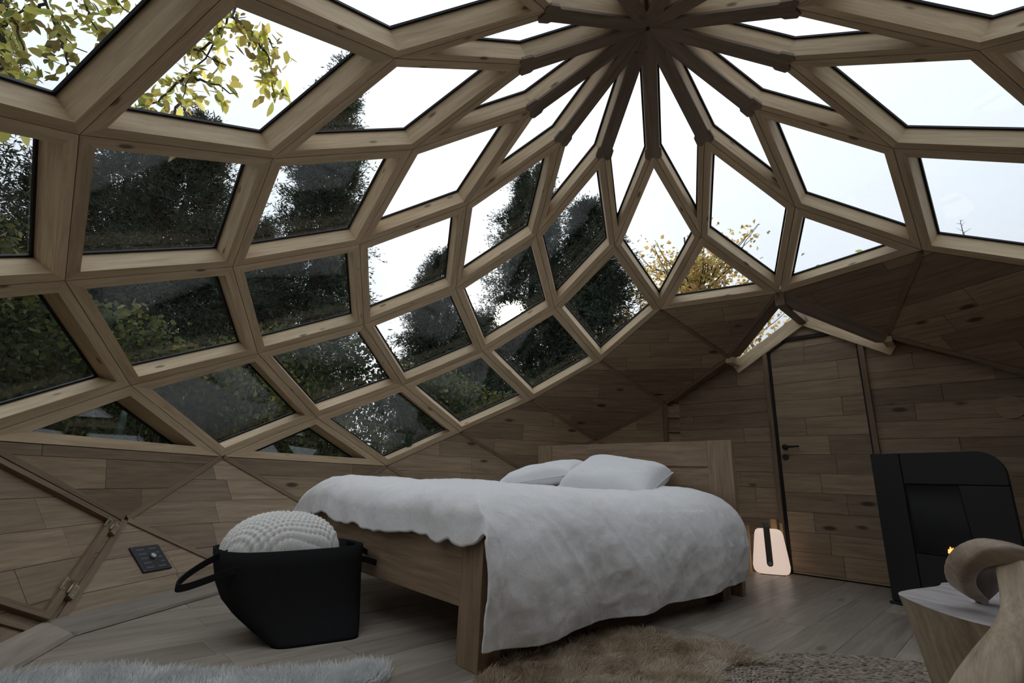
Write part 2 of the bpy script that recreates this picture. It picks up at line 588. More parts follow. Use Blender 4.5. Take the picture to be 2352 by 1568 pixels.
def vdir(k, c):
    if k == 0: return V3((0, 0, 1))
    n = V3()
    for kk, cc in ((k - 1, c - 0.5), (k - 1, c + 0.5), (k, c), (k - 2, c)):
        if kk >= 0: n += rhomb_normal(kk, cc)
    return n.normalized()


def ax(c):
    return abs(((c - 6 + 6.5) % 13) - 6.5)


def status(k, c):
    a = round(ax(c) * 2) / 2
    x = ((c - 6 + 6.5) % 13) - 6.5
    if 1.9 < x < 6.3 and 3 <= k <= 6: return 'solid'       # unseen stove-side and rear facets, clad instead of glazed to cut back light
    if k <= 1: return 'glass'
    if k == 2: return 'half' if a == 0.5 else 'glass'
    if k == 3: return 'none' if a == 0 else ('solid' if a == 1 else 'glass')
    if k == 4: return 'none' if a == 0.5 else ('solid' if a == 1.5 else 'glass')
    if k == 5: return 'none' if a == 0 else ('side' if a == 1 else ('solid' if a == 2 else 'glass'))
    if k == 6: return 'none' if a == 0.5 else ('solid' if a <= 2.5 else 'half')
    if k == 7: return 'none' if a == 0 else ('side' if a == 1 else 'solid')
    if k == 8: return 'none' if a == 0.5 else 'foot'


ORD = ['first', 'second', 'third', 'fourth', 'fifth', 'sixth', 'seventh', 'eighth', 'ninth', 'tenth', 'eleventh', 'twelfth', 'thirteenth']
win_n = 0
win_seen = {}
wall_roots = {}


def wallroot(side):
    if side not in wall_roots:
        o = empty('wall_' + side)
        tag(o, {'left': 'oak clad faceted lower wall beside the basket under the glazing',
                'back': 'oak clad faceted wall behind the headboard of the bed',
                'right': 'oak clad sloping dome wall right of the entrance door above the stove',
                'rear': 'unseen oak clad faceted wall behind the stump chair, closed to cut back light'}[side], 'wall', kind='structure')
        wall_roots[side] = o
    return wall_roots[side]


def glass_panel(keys, half=False):
    global win_n
    poly = [DV(*q) for q in keys]
    n = fnormal(poly)
    Pi0 = inset(poly, 0.0016, n)
    WID = (0.036, 0.044)[keys[0][0]] if keys[0][0] < 2 else 0.052
    Pi = inset(poly, WID, n)
    vd = [vdir(*q) for q in keys]
    win_n += 1
    c = sum(poly, V3()) / len(poly)
    root = empty('window_%d' % win_n, frame(c, poly[1] - poly[3] if len(poly) == 4 else poly[1] - poly[2], n))
    ring = keys[0][0]
    cc = keys[0][1] if ring else keys[1][1] - 0.5
    pos = int(((cc - 6) % 13) // 1)
    shape = 'triangular' if half else 'rhombic'
    lab = '%s dome window in glazing ring %s below the hub, %s clockwise from the door' % (shape, ['one', 'two', 'three', 'four', 'five', 'six', 'seven'][ring], ORD[pos])
    tag(root, lab, 'window', 'dome windows', 'structure')
    k = len(poly)
    for i in range(k):
        j = (i + 1) % k
        a0, a1, b0, b1 = Pi0[i], Pi0[j], Pi[i], Pi[j]
        A0 = poly[i] + vd[i] * (DEP / vd[i].dot(n)); A1 = poly[j] + vd[j] * (DEP / vd[j].dot(n))
        B0 = b0 + n * DEP; B1 = b1 + n * DEP
        e = (poly[j] - poly[i])
        put('frame_timber', [a0, a1, b1, b0, A0, A1, B1, B0], BOXF, M['beam'], root, frame((poly[i] + poly[j]) / 2, e, n))
    # black glazing seal
    Ps = inset(poly, WID + 0.011, n)
    vs, fs = [], []
    for i in range(k):
        vs += [Pi[i] + n * (DEP - 0.011), Ps[i] + n * (DEP - 0.011), Ps[i] + n * (DEP - 0.0005), Pi[i] + n * (DEP - 0.0005)]
    for i in range(k):
        j = (i + 1) % k
        for q in range(4):
            fs.append((i * 4 + q, j * 4 + q, j * 4 + (q + 1) % 4, i * 4 + (q + 1) % 4))
    put('seal', vs, fs, M['seal'], root)
    Pp = inset(poly, WID - 0.022, n)
    prism('pane', [p + n * DEP for p in Pp], n * 0.012, M['glass'], root)
    return root


edge_done = {}


def ekey(a, b):
    f = lambda q: (q[0], round((q[1] % 13) * 2) if q[0] else 0)
    return tuple(sorted((f(a), f(b))))


glass_edges = set()


def batten(a, b, parent, wd=0.030, th=0.010):
    k = ekey(a, b)
    if k in edge_done or k in glass_edges: return
    edge_done[k] = 1
    p, q = DV(*a), DV(*b)
    up = -(vdir(*a) + vdir(*b)).normalized()
    F = frame((p + q) / 2, q - p, up)
    l = (q - p).length / 2
    box('batten', F, -l + 0.012, l - 0.012, -wd / 2, wd / 2, -0.004, th, M['batten'], parent)


def solid_panel(keys, side):
    poly = [DV(*q) for q in keys]
    n = fnormal(poly)
    vd = [vdir(*q) for q in keys]
    k = len(poly)
    root = wallroot(side)
    inn = [p + n * 0.012 for p in poly]
    outp = [poly[i] + vd[i] * ((DEP + 0.02) / vd[i].dot(n)) for i in range(k)]
    fs = [tuple(range(k))[::-1], tuple(range(k, 2 * k))] + [(i, (i + 1) % k, k + (i + 1) % k, k + i) for i in range(k)]
    c = sum(poly, V3()) / k
    ex = V3((0, 0, 1)).cross(n).normalized()
    pan = put('panel', inn + outp, fs, M['outer'], root, frame(c, ex, n))
    planking(inset(poly, 0.003, n), ex, -n, 0.148, pan, M['oak'], y_off=rnd.uniform(0, 0.14), jog=0.0006)
    for i in range(k):
        batten(keys[i], keys[(i + 1) % k], pan)
    return pan


def side_of(c):
    x = ((c - 6 + 6.5) % 13) - 6.5          # signed distance from the door, negative towards the bed
    if x < -4.2: return 'left'
    if x < 0: return 'back'
    if x < 4.2: return 'right'
    return 'rear'


glass_list, solid_list = [], []
for k in range(0, 9):
    for i in range(NS):
        c = i + (0.5 if k % 2 == 0 else 0.0)
        st = status(k, c)
        r = rhomb(k, c)
        if k == 0: r[0] = (0, 0)
        x = ((c - 6 + 6.5) % 13) - 6.5
        if st == 'glass': glass_list.append((r, False))
        elif st == 'solid': solid_list.append((r, c))
        elif st == 'half':
            glass_list.append(([r[0], r[1], r[3]], True))
            solid_list.append(([r[1], r[2], r[3]], c))
        elif st == 'side':
            solid_list.append(([r[0], r[3], r[2]] if x < 0 else [r[0], r[1], r[2]], c))
        elif st == 'foot':
            solid_list.append(([r[0], r[1], r[3]], c))
for r, h in glass_list:
    for i in range(len(r)): glass_edges.add(ekey(r[i], r[(i + 1) % len(r)]))
for r, h in glass_list: glass_panel(r, h)
for r, c in solid_list: solid_panel(r, side_of(c))

# star of cover boards under the thirteen spokes
star = empty('trim_1', Matrix.Translation(DV(0, 0)))
tag(star, 'star of thirteen dark boards converging at the dome hub', 'hub trim', kind='structure')
for i in range(NS):
    p0, p1 = DV(0, 0), DV(1, i)
    d = (p1 - p0).normalized()
    up = -(vdir(1, i) + rhomb_normal(0, i + 0.5) * 0.5 + rhomb_normal(0, i - 0.5) * 0.5).normalized()
    F = frame(p0, d, up)
    ln = (p1 - p0).length
    ta = math.tan(PI / NS) * 0.98
    wd = 0.042
    x0 = wd / ta
    prof = [(0.004, 0.0), (x0 * 0.97, -wd), (ln - 0.05, -wd), (ln - 0.035, -wd - 0.012), (ln + 0.022, -wd - 0.014), (ln + 0.040, -0.034), (ln + 0.022, 0.0),
            (ln + 0.040, 0.034), (ln + 0.022, wd + 0.014), (ln - 0.035, wd + 0.012), (ln - 0.05, wd), (x0 * 0.97, wd)]
    prism('cover_board', [F @ V3((x, y, -0.004)) for x, y in prof], F.to_3x3() @ V3((0, 0, 0.018)), M['cover'], star, F, bev=0.0015)
hubv = [DV(0, 0) + V3((0.012 * math.cos(a), 0.012 * math.sin(a), -0.012)) for a in [2 * PI * k / 12 for k in range(12)]]
prism('hub_bolt', hubv, V3((0, 0, -0.014)), M['black'], star)

# ------------------------------------------------------------------ floor
floor = prism('floor', [DV(9, i) * 1.02 + V3((0, 0, -0.02)) for i in range(NS)][::-1], V3((0, 0, -0.1)), M['dark'])
tag(floor, 'greyish oak plank floor of the round room', 'floor', kind='structure')
N6 = V3((math.sin(phi(6)), math.cos(phi(6)), 0))
T6 = V3((math.cos(phi(6)), -math.sin(phi(6)), 0))
FW = 0.18


def G(n, t, z):
    return N6 * n + T6 * t + V3((0, 0, z))


fp = [DV(9, c) for c in (7, 8, 9, 10, 11, 12, 13, 14, 15, 16, 17, 18)]
fp = [G(2.56, 1.2, 0)] + fp + [G(2.56, -1.2, 0)]
fp = [V3((p.x, p.y, 0)) for p in fp]
planking(fp, N6, V3((0, 0, 1)), FW, floor, M['floor'], thick=0.018, gap=0.0014, lmin=0.6, lmax=1.5, y_off=0.05, jog=0.0003)
prism('vestibule_base', [G(2.0, -1.15, -0.02), G(2.7, -1.15, -0.02), G(2.7, 1.3, -0.02), G(2.0, 1.3, -0.02)], V3((0, 0, -0.1)), M['dark'], floor)
nb = 0
for i in range(NS):
    c = 7 + i
    if c >= 18: break
    a, b = DV(9, c), DV(9, c + 1)
    e = (b - a)
    inw = -((a + b) / 2); inw.z = 0; inw.normalize()
    nb += 1
    F = frame((a + b) / 2, e, V3((0, 0, 1)))
    s = 1 if (F.to_3x3() @ V3((0, 1, 0))).dot(inw) > 0 else -1
    l = e.length / 2 + 0.002
    nm = {'left': 'baseboard_left', 'back': 'baseboard_back', 'right': 'baseboard_right', 'rear': 'baseboard_rear'}[side_of(c + 0.5)]
    key = 'bb_' + nm
    if key not in WM:
        rt = empty(nm); WM[key] = rt
        tag(rt, {'baseboard_left': 'flat oak board along the floor edge below the vent plate', 'baseboard_back': 'flat oak board along the floor edge behind the bed',
                 'baseboard_right': 'flat oak board along the floor edge behind the stove', 'baseboard_rear': 'flat oak board along the floor edge behind the stump chair'}[nm], 'baseboard', kind='structure')
    rt = WM[key]
    ins = 0.085 * math.tan(PI / NS)
    vs = [F @ V3(p) for p in ((-l, -0.01 * s, 0.002), (l, -0.01 * s, 0.002), (l - ins, 0.085 * s, 0.002), (-l + ins, 0.085 * s, 0.002),
                             (-l - 0.01, -0.03 * s, 0.05), (l + 0.01, -0.03 * s, 0.05), (l - ins, 0.075 * s, 0.014), (-l + ins, 0.075 * s, 0.014))]
    fs = BOXF if s > 0 else [f[::-1] for f in BOXF]
    bevel(put('board', vs, fs, M['floor'], rt, F), 0.002)

# ------------------------------------------------------------------ entrance: gable, wall and door
DW = 2.5
entr = empty('wall_entrance', frame(G(DW, 0, 0), T6, V3((0, 0, 1))))
tag(entr, 'oak clad gable wall with the entrance door', 'wall', kind='structure')
gp = [(-1.16, 0.0), (1.27, 0.0), (1.27, 1.38), (0.57, 1.75), (0.0, 2.10), (-0.57, 1.75), (-1.16, 1.44)]
JL, JR = -0.345, 0.395     # outer edges of the door frame
ZT = 1.80


def gpoly(pts):
    return [G(DW, t, z) for t, z in pts]


lw = clip2(gp, 1, 0, JL)
rw = clip2(gp, -1, 0, -JR)
for part in (lw, rw):
    planking(gpoly(part), T6, -N6, 0.125, entr, M['oak'], lmin=0.5, lmax=1.2, y_off=0.02, jog=0.0006)
top = clip2(clip2(clip2(gp, -1, 0, -JL), 1, 0, JR), 0, -1, -1.92)
if len(top) >= 3: planking(gpoly(top), T6, -N6, 0.2, entr, M['oak'])
prism('backing', [G(DW + 0.013, t, z) for t, z in gp], N6 * 0.12, M['outer'], entr)
# gable rafters on the wall
for s in (-1, 1):
    a, b = V3((0, 0, 0)), None
    p0 = G(DW - 0.001, 0.0, 2.10); p1 = G(DW - 0.001, 0.57 * s, 1.75); 
    d = (p1 - p0).normalized()
    F = frame(p0, d, -N6)
    up = F.to_3x3() @ V3((0, 1, 0))
    sg = -1 if up.z > 0 else 1
    y0, y1 = sorted((0.0, 0.105 * sg))
    box('rafter', F, 0.0, (p1 - p0).length + 0.05, y0, y1, -0.005, 0.030, M['beam'], entr, bev=0.002)
# ridge beam and eaves purlins from the dome to the gable
rb = empty('trim_2', frame(DV(3, 6), N6, V3((0, 0, 1))))
tag(rb, 'ridge beam and purlins carrying the little gable above the door', 'beams', kind='structure')
F = frame(DV(3, 6), N6, V3((0, 0, 1)))
Lr = DW - DV(3, 6).dot(N6)
box('ridge_beam', F, -0.01, Lr, -0.034, 0.034, -0.10, 0.03, M['cover'], rb, bev=0.002)
for s, c in ((-1, 5.5), (1, 6.5)):
    F = frame(DV(4, c), N6, V3((0, 0, 1)))
    L4 = DW - DV(4, c).dot(N6)
    box('purlin', F, -0.01, L4, -0.03, 0.03, -0.05, 0.03, M['beam'], rb, bev=0.002)
    # dark arch timbers along the dome edge
    F = frame((DV(3, 6) + DV(4, c)) / 2, DV(4, c) - DV(3, 6), N6)
    l = (DV(4, c) - DV(3, 6)).length / 2
    lo = 0.012 if s < 0 else 0.06
    if (F.to_3x3() @ V3((0, 1, 0))).z > 0: box('arch_timber', F, -l, l, -lo, 0.03, -0.02, 0.12, M['cover'], rb)
    else: box('arch_timber', F, -l, l, -0.03, lo, -0.02, 0.12, M['cover'], rb)
    # soffit boards from the purlin down to the corner
    c5 = 5 if s < 0 else 7
    a, b = DV(4, c), DV(5, c5)
    tw = b.dot(T6)
    b = b + (b - a).normalized() * 0.03
    q = [a - N6 * 0.01, b - N6 * 0.01, G(DW + 0.16, tw * (0.96 if s < 0 else 1.03), b.z), G(DW + 0.16, a.dot(T6), a.z)]
    prism('soffit', q, (V3((0, 0, 1)) + T6 * s * 0.6) * 0.09, M['oak'], rb, frame(a, b - a, V3((0, 0, 1))))
    # little sloping roof light between arch and gable
win_n += 1
for s, c in ((-1, 5.5), (1, 6.5)):
    a, b = DV(3, 6) + V3((0, 0, 0.03)), DV(4, c) + V3((0, 0, 0.03))
    q = [a, b, G(DW + 0.05, b.dot(T6), b.z), G(DW + 0.05, 0, a.z)]
    nn = (q[1] - q[0]).cross(q[2] - q[0]).normalized()
    if nn.z < 0: nn = -nn
    r_ = empty('window_%d' % win_n, frame(a, b - a, nn))
    win_n += 1
    tag(r_, 'narrow sloping roof light %s the ridge over the entrance door' % ('on the bed side of' if s < 0 else 'on the stove side of'), 'window', kind='structure')
    prism('pane', q, nn * 0.01, M['glass'], r_)
# side cheeks of the vestibule
for s, c in ((-1, 5), (1, 7)):
    a, b, d = DV(5, c), DV(7, c), DV(9, c)
    tb = -1.14 if s < 0 else 1.257
    w0, w1, w2 = G(DW + 0.01, tb, a.z), G(DW + 0.01, tb, b.z), G(DW + 0.01, tb, 0)
    ck = empty('wall_cheek_%s' % ('bed' if s < 0 else 'stove'))
    tag(ck, 'narrow oak cheek wall between dome and gable on the %s side of the door' % ('bed' if s < 0 else 'stove'), 'wall', kind='structure')
    for (p, q, u_, v_) in ((a, b, w0, w1), (b, d, w1, w2)):
        prism('backing', [x + T6 * s * 0.012 for x in (p, q, v_, u_)], T6 * s * 0.14 + N6 * 0.05, M['outer'], ck)
        nst = 5
        for i in range(nst):
            f0, f1 = i / nst, (i + 1) / nst - 0.012
            pl = [p.lerp(q, f0), p.lerp(q, f1), u_.lerp(v_, f1), u_.lerp(v_, f0)]
            prism('plank', pl, T6 * s * 0.02, M['oak'], ck, frame(pl[0], pl[3] - pl[0], T6))
    F = frame((a + b) / 2, b - a, -N6 - T6 * s)
    l = (a - b).length / 2
    box('corner_post', F, -l, l, -0.018, 0.018, -0.01, 0.02, M['batten'], ck)

box('corner_block', frame(G(2.50, 1.33, 1.41), T6, V3((0, 0, 1))), -0.09, 0.09, -0.13, 0.13, -0.06, 0.06, M['outer'], entr)

# door
dr = empty('door_1', frame(G(DW, 0.02, 0), T6, V3((0, 0, 1))))
tag(dr, 'oak plank entrance door with clipped top corners and black lever handle', 'door', kind='structure')
DL, DR = -0.285, 0.345
dp = [(DL, 0.012), (DR, 0.012), (DR, 1.775), (0.225, 1.862), (-0.145, 1.862), (DL, 1.775)]
planking([G(DW - 0.004, t, z) for t, z in dp], T6, -N6, 0.148, dr, M['oak'], lmin=0.4, lmax=0.9, y_off=0.012, jog=0.0005)
prism('leaf_core', [G(DW + 0.008, t, z) for t, z in dp], N6 * 0.03, M['dark'], dr)
prism('frame_post', [G(DW, JL, 0), G(DW, JL + 0.036, 0), G(DW, JL + 0.036, ZT), G(DW, JL, ZT + 0.02)], -N6 * 0.028, M['batten'], dr, frame(G(DW, JL, 1), V3((0, 0, 1)), -N6), bev=0.002)
prism('frame_post', [G(DW, JR - 0.036, 0), G(DW, JR, 0), G(DW, JR, ZT), G(DW, JR - 0.036, ZT)], -N6 * 0.028, M['batten'], dr, frame(G(DW, JR, 1), V3((0, 0, 1)), -N6), bev=0.002)
box('rebate', frame(G(DW, JL + 0.036, 0), T6, V3((0, 0, 1))), 0, 0.02, -0.004, 0.004, 0, ZT, M['seal'], dr)
box('rebate', frame(G(DW, JR - 0.05, 0), T6, V3((0, 0, 1))), 0, 0.012, -0.004, 0.004, 0, ZT, M['seal'], dr)
prism('lintel', [G(DW, -0.20, 1.864), G(DW, 0.28, 1.864), G(DW, 0.25, 1.895), G(DW, -0.155, 1.895)], -N6 * 0.02, M['dark'], dr)
prism('gable_board', [G(DW + 0.004, -0.17, 1.89), G(DW + 0.004, 0.25, 1.89), G(DW + 0.004, 0.02, 2.03)], -N6 * 0.012, M['oak'], dr, frame(G(DW, 0, 1.9), T6, -N6))
hp = G(DW - 0.005, -0.245, 0.972)
Fh = frame(hp, T6, -N6)
hd = put('handle_rose', [Fh @ V3((0.024 * math.cos(a) * (1 if z else 1), 0.024 * math.sin(a), z)) for z in (0, 0.008) for a in [2 * PI * k / 16 for k in range(16)]],
         [tuple(range(16))[::-1], tuple(range(16, 32))] + [(i, (i + 1) % 16, 16 + (i + 1) % 16, 16 + i) for i in range(16)], M['black'], dr)
tube('lever', [Fh @ V3(p) for p in ((0, 0, 0.006), (0, 0, 0.04), (0.012, 0, 0.047), (0.06, 0.002, 0.047), (0.115, 0.004, 0.044))], [0.009, 0.009, 0.01, 0.009, 0.007], M['black'], dr)
Fk = frame(G(DW - 0.005, -0.25, 0.892), T6, -N6)
put('lock_rose', [Fk @ V3((0.024 * math.cos(a), 0.024 * math.sin(a), z)) for z in (0, 0.008) for a in [2 * PI * k / 16 for k in range(16)]],
    [tuple(range(16))[::-1], tuple(range(16, 32))] + [(i, (i + 1) % 16, 16 + (i + 1) % 16, 16 + i) for i in range(16)], M['black'], dr)
# round wooden cover discs on the gable wall
for (t, z, r, lb) in ((-1.055, 1.235, 0.042, 'small round oak cover disc on the wall beside the vestibule corner'), (1.123, 1.206, 0.075, 'large round oak cover disc on the dark wall above the stove')):
    o = prism('cover_disc', [G(DW - 0.001, t + r * math.cos(a), z + r * math.sin(a)) for a in [2 * PI * k / 32 for k in range(32)]], -N6 * 0.007, M['oak'], None, frame(G(DW, t, z), T6, -N6), bev=0.002)
    tag(o, lb, 'cover disc')

# ------------------------------------------------------------------ hinged hatch and vent in the lower wall
hk = rhomb(7, 1)
hpoly = [DV(*q) for q in hk]
hn = fnormal(hpoly)
hin = -hn
hatch = empty('door_2', frame(sum(hpoly, V3()) / 4, V3((0, 0, 1)).cross(hn), hn))
tag(hatch, 'hinged oak wall hatch with raised frame strips beside the vent plate', 'hatch', kind='structure')
hout = [p + hin * 0.016 for p in inset(hpoly, 0.045, hn)]
hinn = [p + hin * 0.016 for p in inset(hpoly, 0.075, hn)]
exh = V3((0, 0, 1)).cross(hn).normalized()
planking([p - hin * 0.004 for p in inset(hpoly, 0.074, hn)], exh, hin, 0.15, hatch, M['oak'], thick=0.010, y_off=0.06)
for i in range(4):
    j = (i + 1) % 4
    vs = [hout[i], hout[j], hinn[j], hinn[i]]
    vs = [p - hin * 0.015 for p in vs] + [p + hin * 0.006 for p in vs]
    put('frame_strip', vs, [f for f in BOXF], M['batten'], hatch, frame((hout[i] + hout[j]) / 2, hout[j] - hout[i], hin))
# hinges along the edge from L8[1.5] to L9[1]
ea, eb = DV(8, 1.5), DV(9, 1)
ed = (eb - ea).normalized()
es = hn.cross(ed).normalized()
if es.dot(sum(hpoly, V3()) / 4 - ea) < 0: es = -es
for fr_ in (0.17, 0.74):
    p = ea.lerp(eb, fr_) + es * 0.047 + hin * 0.024
    F = frame(p, ed, hin)
    hg = tube('hinge', [F @ V3((-0.036, 0, 0.002)), F @ V3((0.036, 0, 0.002))], 0.0065, M['brass'], hatch, F, seg=10)
    sy = 1 if (F.to_3x3() @ V3((0, 1, 0))).dot(es) > 0 else -1
    for q in (1, -1):
        y0, y1 = sorted((0.004 * q * sy, 0.036 * q * sy))
        lf = box('leaf', F, -0.036, 0.036, y0, y1, -0.006 if q > 0 else -0.022, -0.002 if q > 0 else -0.002, M['brass'], hg, bev=0.001)
        for xx in (-0.024, 0.024):
            c_ = [F @ V3((xx + 0.004 * math.cos(a), 0.022 * q * sy + 0.004 * math.sin(a), -0.0021)) for a in [2 * PI * k / 8 for k in range(8)]]
            prism('screw', c_, hin * 0.0015, M['steel'], hg)

# black vent plate on the triangular wall panel
vn = fnormal([DV(8, 1.5), DV(9, 1), DV(9, 2)])
d0 = vn.dot(DV(8, 1.5)) - 0.001
vc = [onplane(px, py, vn, d0) for px, py in ((293, 1260), (362, 1251), (393, 1305), (329, 1316))]
vx = (vc[1] - vc[0] + vc[2] - vc[3]).normalized()
cen = sum(vc, V3()) / 4
Fv = frame(cen, vx, -vn)
wx = ((vc[1] - vc[0]).length + (vc[2] - vc[3]).length) / 4
wy = ((vc[3] - vc[0]).length + (vc[2] - vc[1]).length) / 4
vent = box('vent_plate', Fv, -wx, wx, -wy, wy, 0.0, 0.007, M['ventblack'], None, bev=0.0015)
tag(vent, 'black rectangular vent plate with slots and steel knob on the wall', 'vent')
for sx in (-1, 1):
    for k in range(5):
        y = wy * (0.72 - 0.36 * k)
        x = sx * wx * 0.42
        if sx > 0 and k in (1, 2, 3): x = wx * 0.62
        hw = wx * (0.26 if not (sx > 0 and k in (1, 2, 3)) else 0.13)
        box('slot', Fv, x - hw, x + hw, y - wy * 0.05, y + wy * 0.05, 0.006, 0.0078, M['slot'], vent)
kn = [Fv @ V3(((0.0135 + 0.0018 * math.cos(6 * a)) * math.cos(a) + wx * 0.12, (0.0135 + 0.0018 * math.cos(6 * a)) * math.sin(a) + wy * 0.08, 0.0)) for a in [2 * PI * k / 36 for k in range(36)]]
prism('knob', kn, -vn * 0.018, M['steel'], vent, bev=0.002)
for sx in (-1, 1):
    for sy in (-1, 1):
        c_ = [Fv @ V3((sx * wx * 0.9 + 0.003 * math.cos(a), sy * wy * 0.9 + 0.003 * math.sin(a), 0.006)) for a in [2 * PI * k / 8 for k in range(8)]]
        prism('screw', c_, -vn * 0.0018, M['slot'], vent)

# ------------------------------------------------------------------ bed
BA = math.radians(51.5)
BU = V3((math.cos(BA), math.sin(BA), 0)); BV = V3((-math.sin(BA), math.cos(BA), 0))
U0, V0, BL, BW = -0.805, 0.265, 2.06, 1.75
BF = frame(BU * U0 + BV * V0, BU, V3((0, 0, 1)))     # x along the bed from foot to head, y across, away from the camera
bed = empty('bed', BF)
tag(bed, 'oak double bed with panelled headboard and square legs', 'bed')
LG = 0.105
for (x, y) in ((0.0, 0.0), (0.0, BW - LG)):
    box('leg', BF @ Matrix.Translation((x, y, 0)) @ Matrix.Rotation(-PI / 2, 4, 'Y'), 0.0, 0.43, 0.0, LG, -LG, 0.0, M['bedwood'], bed, bev=0.003)
for (x, y) in ((BL - 0.22, 0.02), (BL - 0.22, BW - LG - 0.02)):
    box('leg', BF @ Matrix.Translation((x, y, 0)) @ Matrix.Rotation(-PI / 2, 4, 'Y'), 0.0, 0.2, 0.0, LG, -LG, 0.0, M['bedwood'], bed, bev=0.003)
FT = BF @ Matrix.Rotation(PI / 2, 4, 'Z')
box('footboard', FT, LG, BW - LG, -0.06, -0.022, 0.175, 0.42, M['bedwood'], bed, bev=0.002)
box('foot_stile', BF @ Matrix.Translation((0.004, LG - 0.001, 0)) @ Matrix.Rotation(-PI / 2, 4, 'Y'), 0.0, 0.42, 0, 0.022, -0.05, 0, M['bedwood'], bed, bev=0.002)
for y in (0.012, BW - 0.045):
    box('side_rail', BF, LG, BL - 0.03, y, y + 0.033, 0.175, 0.40, M['bedwood'], bed, bev=0.002)
box('slat_base', BF, 0.06, BL - 0.06, 0.05, BW - 0.05, 0.27, 0.31, M['bedwood'], bed)
box('mattress', BF, 0.06, BL - 0.08, 0.06, BW - 0.06, 0.31, 0.50, M['pillow'], bed, bev=0.04)
# headboard
HZ = 0.93
for y0, y1 in ((0.0, 0.165), (BW - 0.165, BW)):
    box('headboard_post', BF @ Matrix.Translation((BL, 0, 0)) @ Matrix.Rotation(-PI / 2, 4, 'Y'), 0.0, HZ, y0, y1, -0.045, 0.0, M['bedwood'], bed, bev=0.002)
HR = BF @ Matrix.Translation((BL, 0, 0)) @ Matrix.Rotation(PI / 2, 4, 'Z')
box('headboard_rail', HR, 0.167, BW - 0.167, -0.042, -0.004, 0.762, HZ - 0.001, M['bedwood'], bed, bev=0.002)
box('headboard_panel', HR, 0.167, BW - 0.167, -0.034, -0.008, 0.25, 0.748, M['bedwood'], bed, bev=0.002)

# duvet
ZT_ = 0.60


def fbm(x, y, z, o=4):
    return noise.fractal(V3((x, y, z)), 1.0, 2.0, o)


def ridge(x, y, z):
    return 1.0 - abs(noise.noise(V3((x, y, z)))) * 2.2


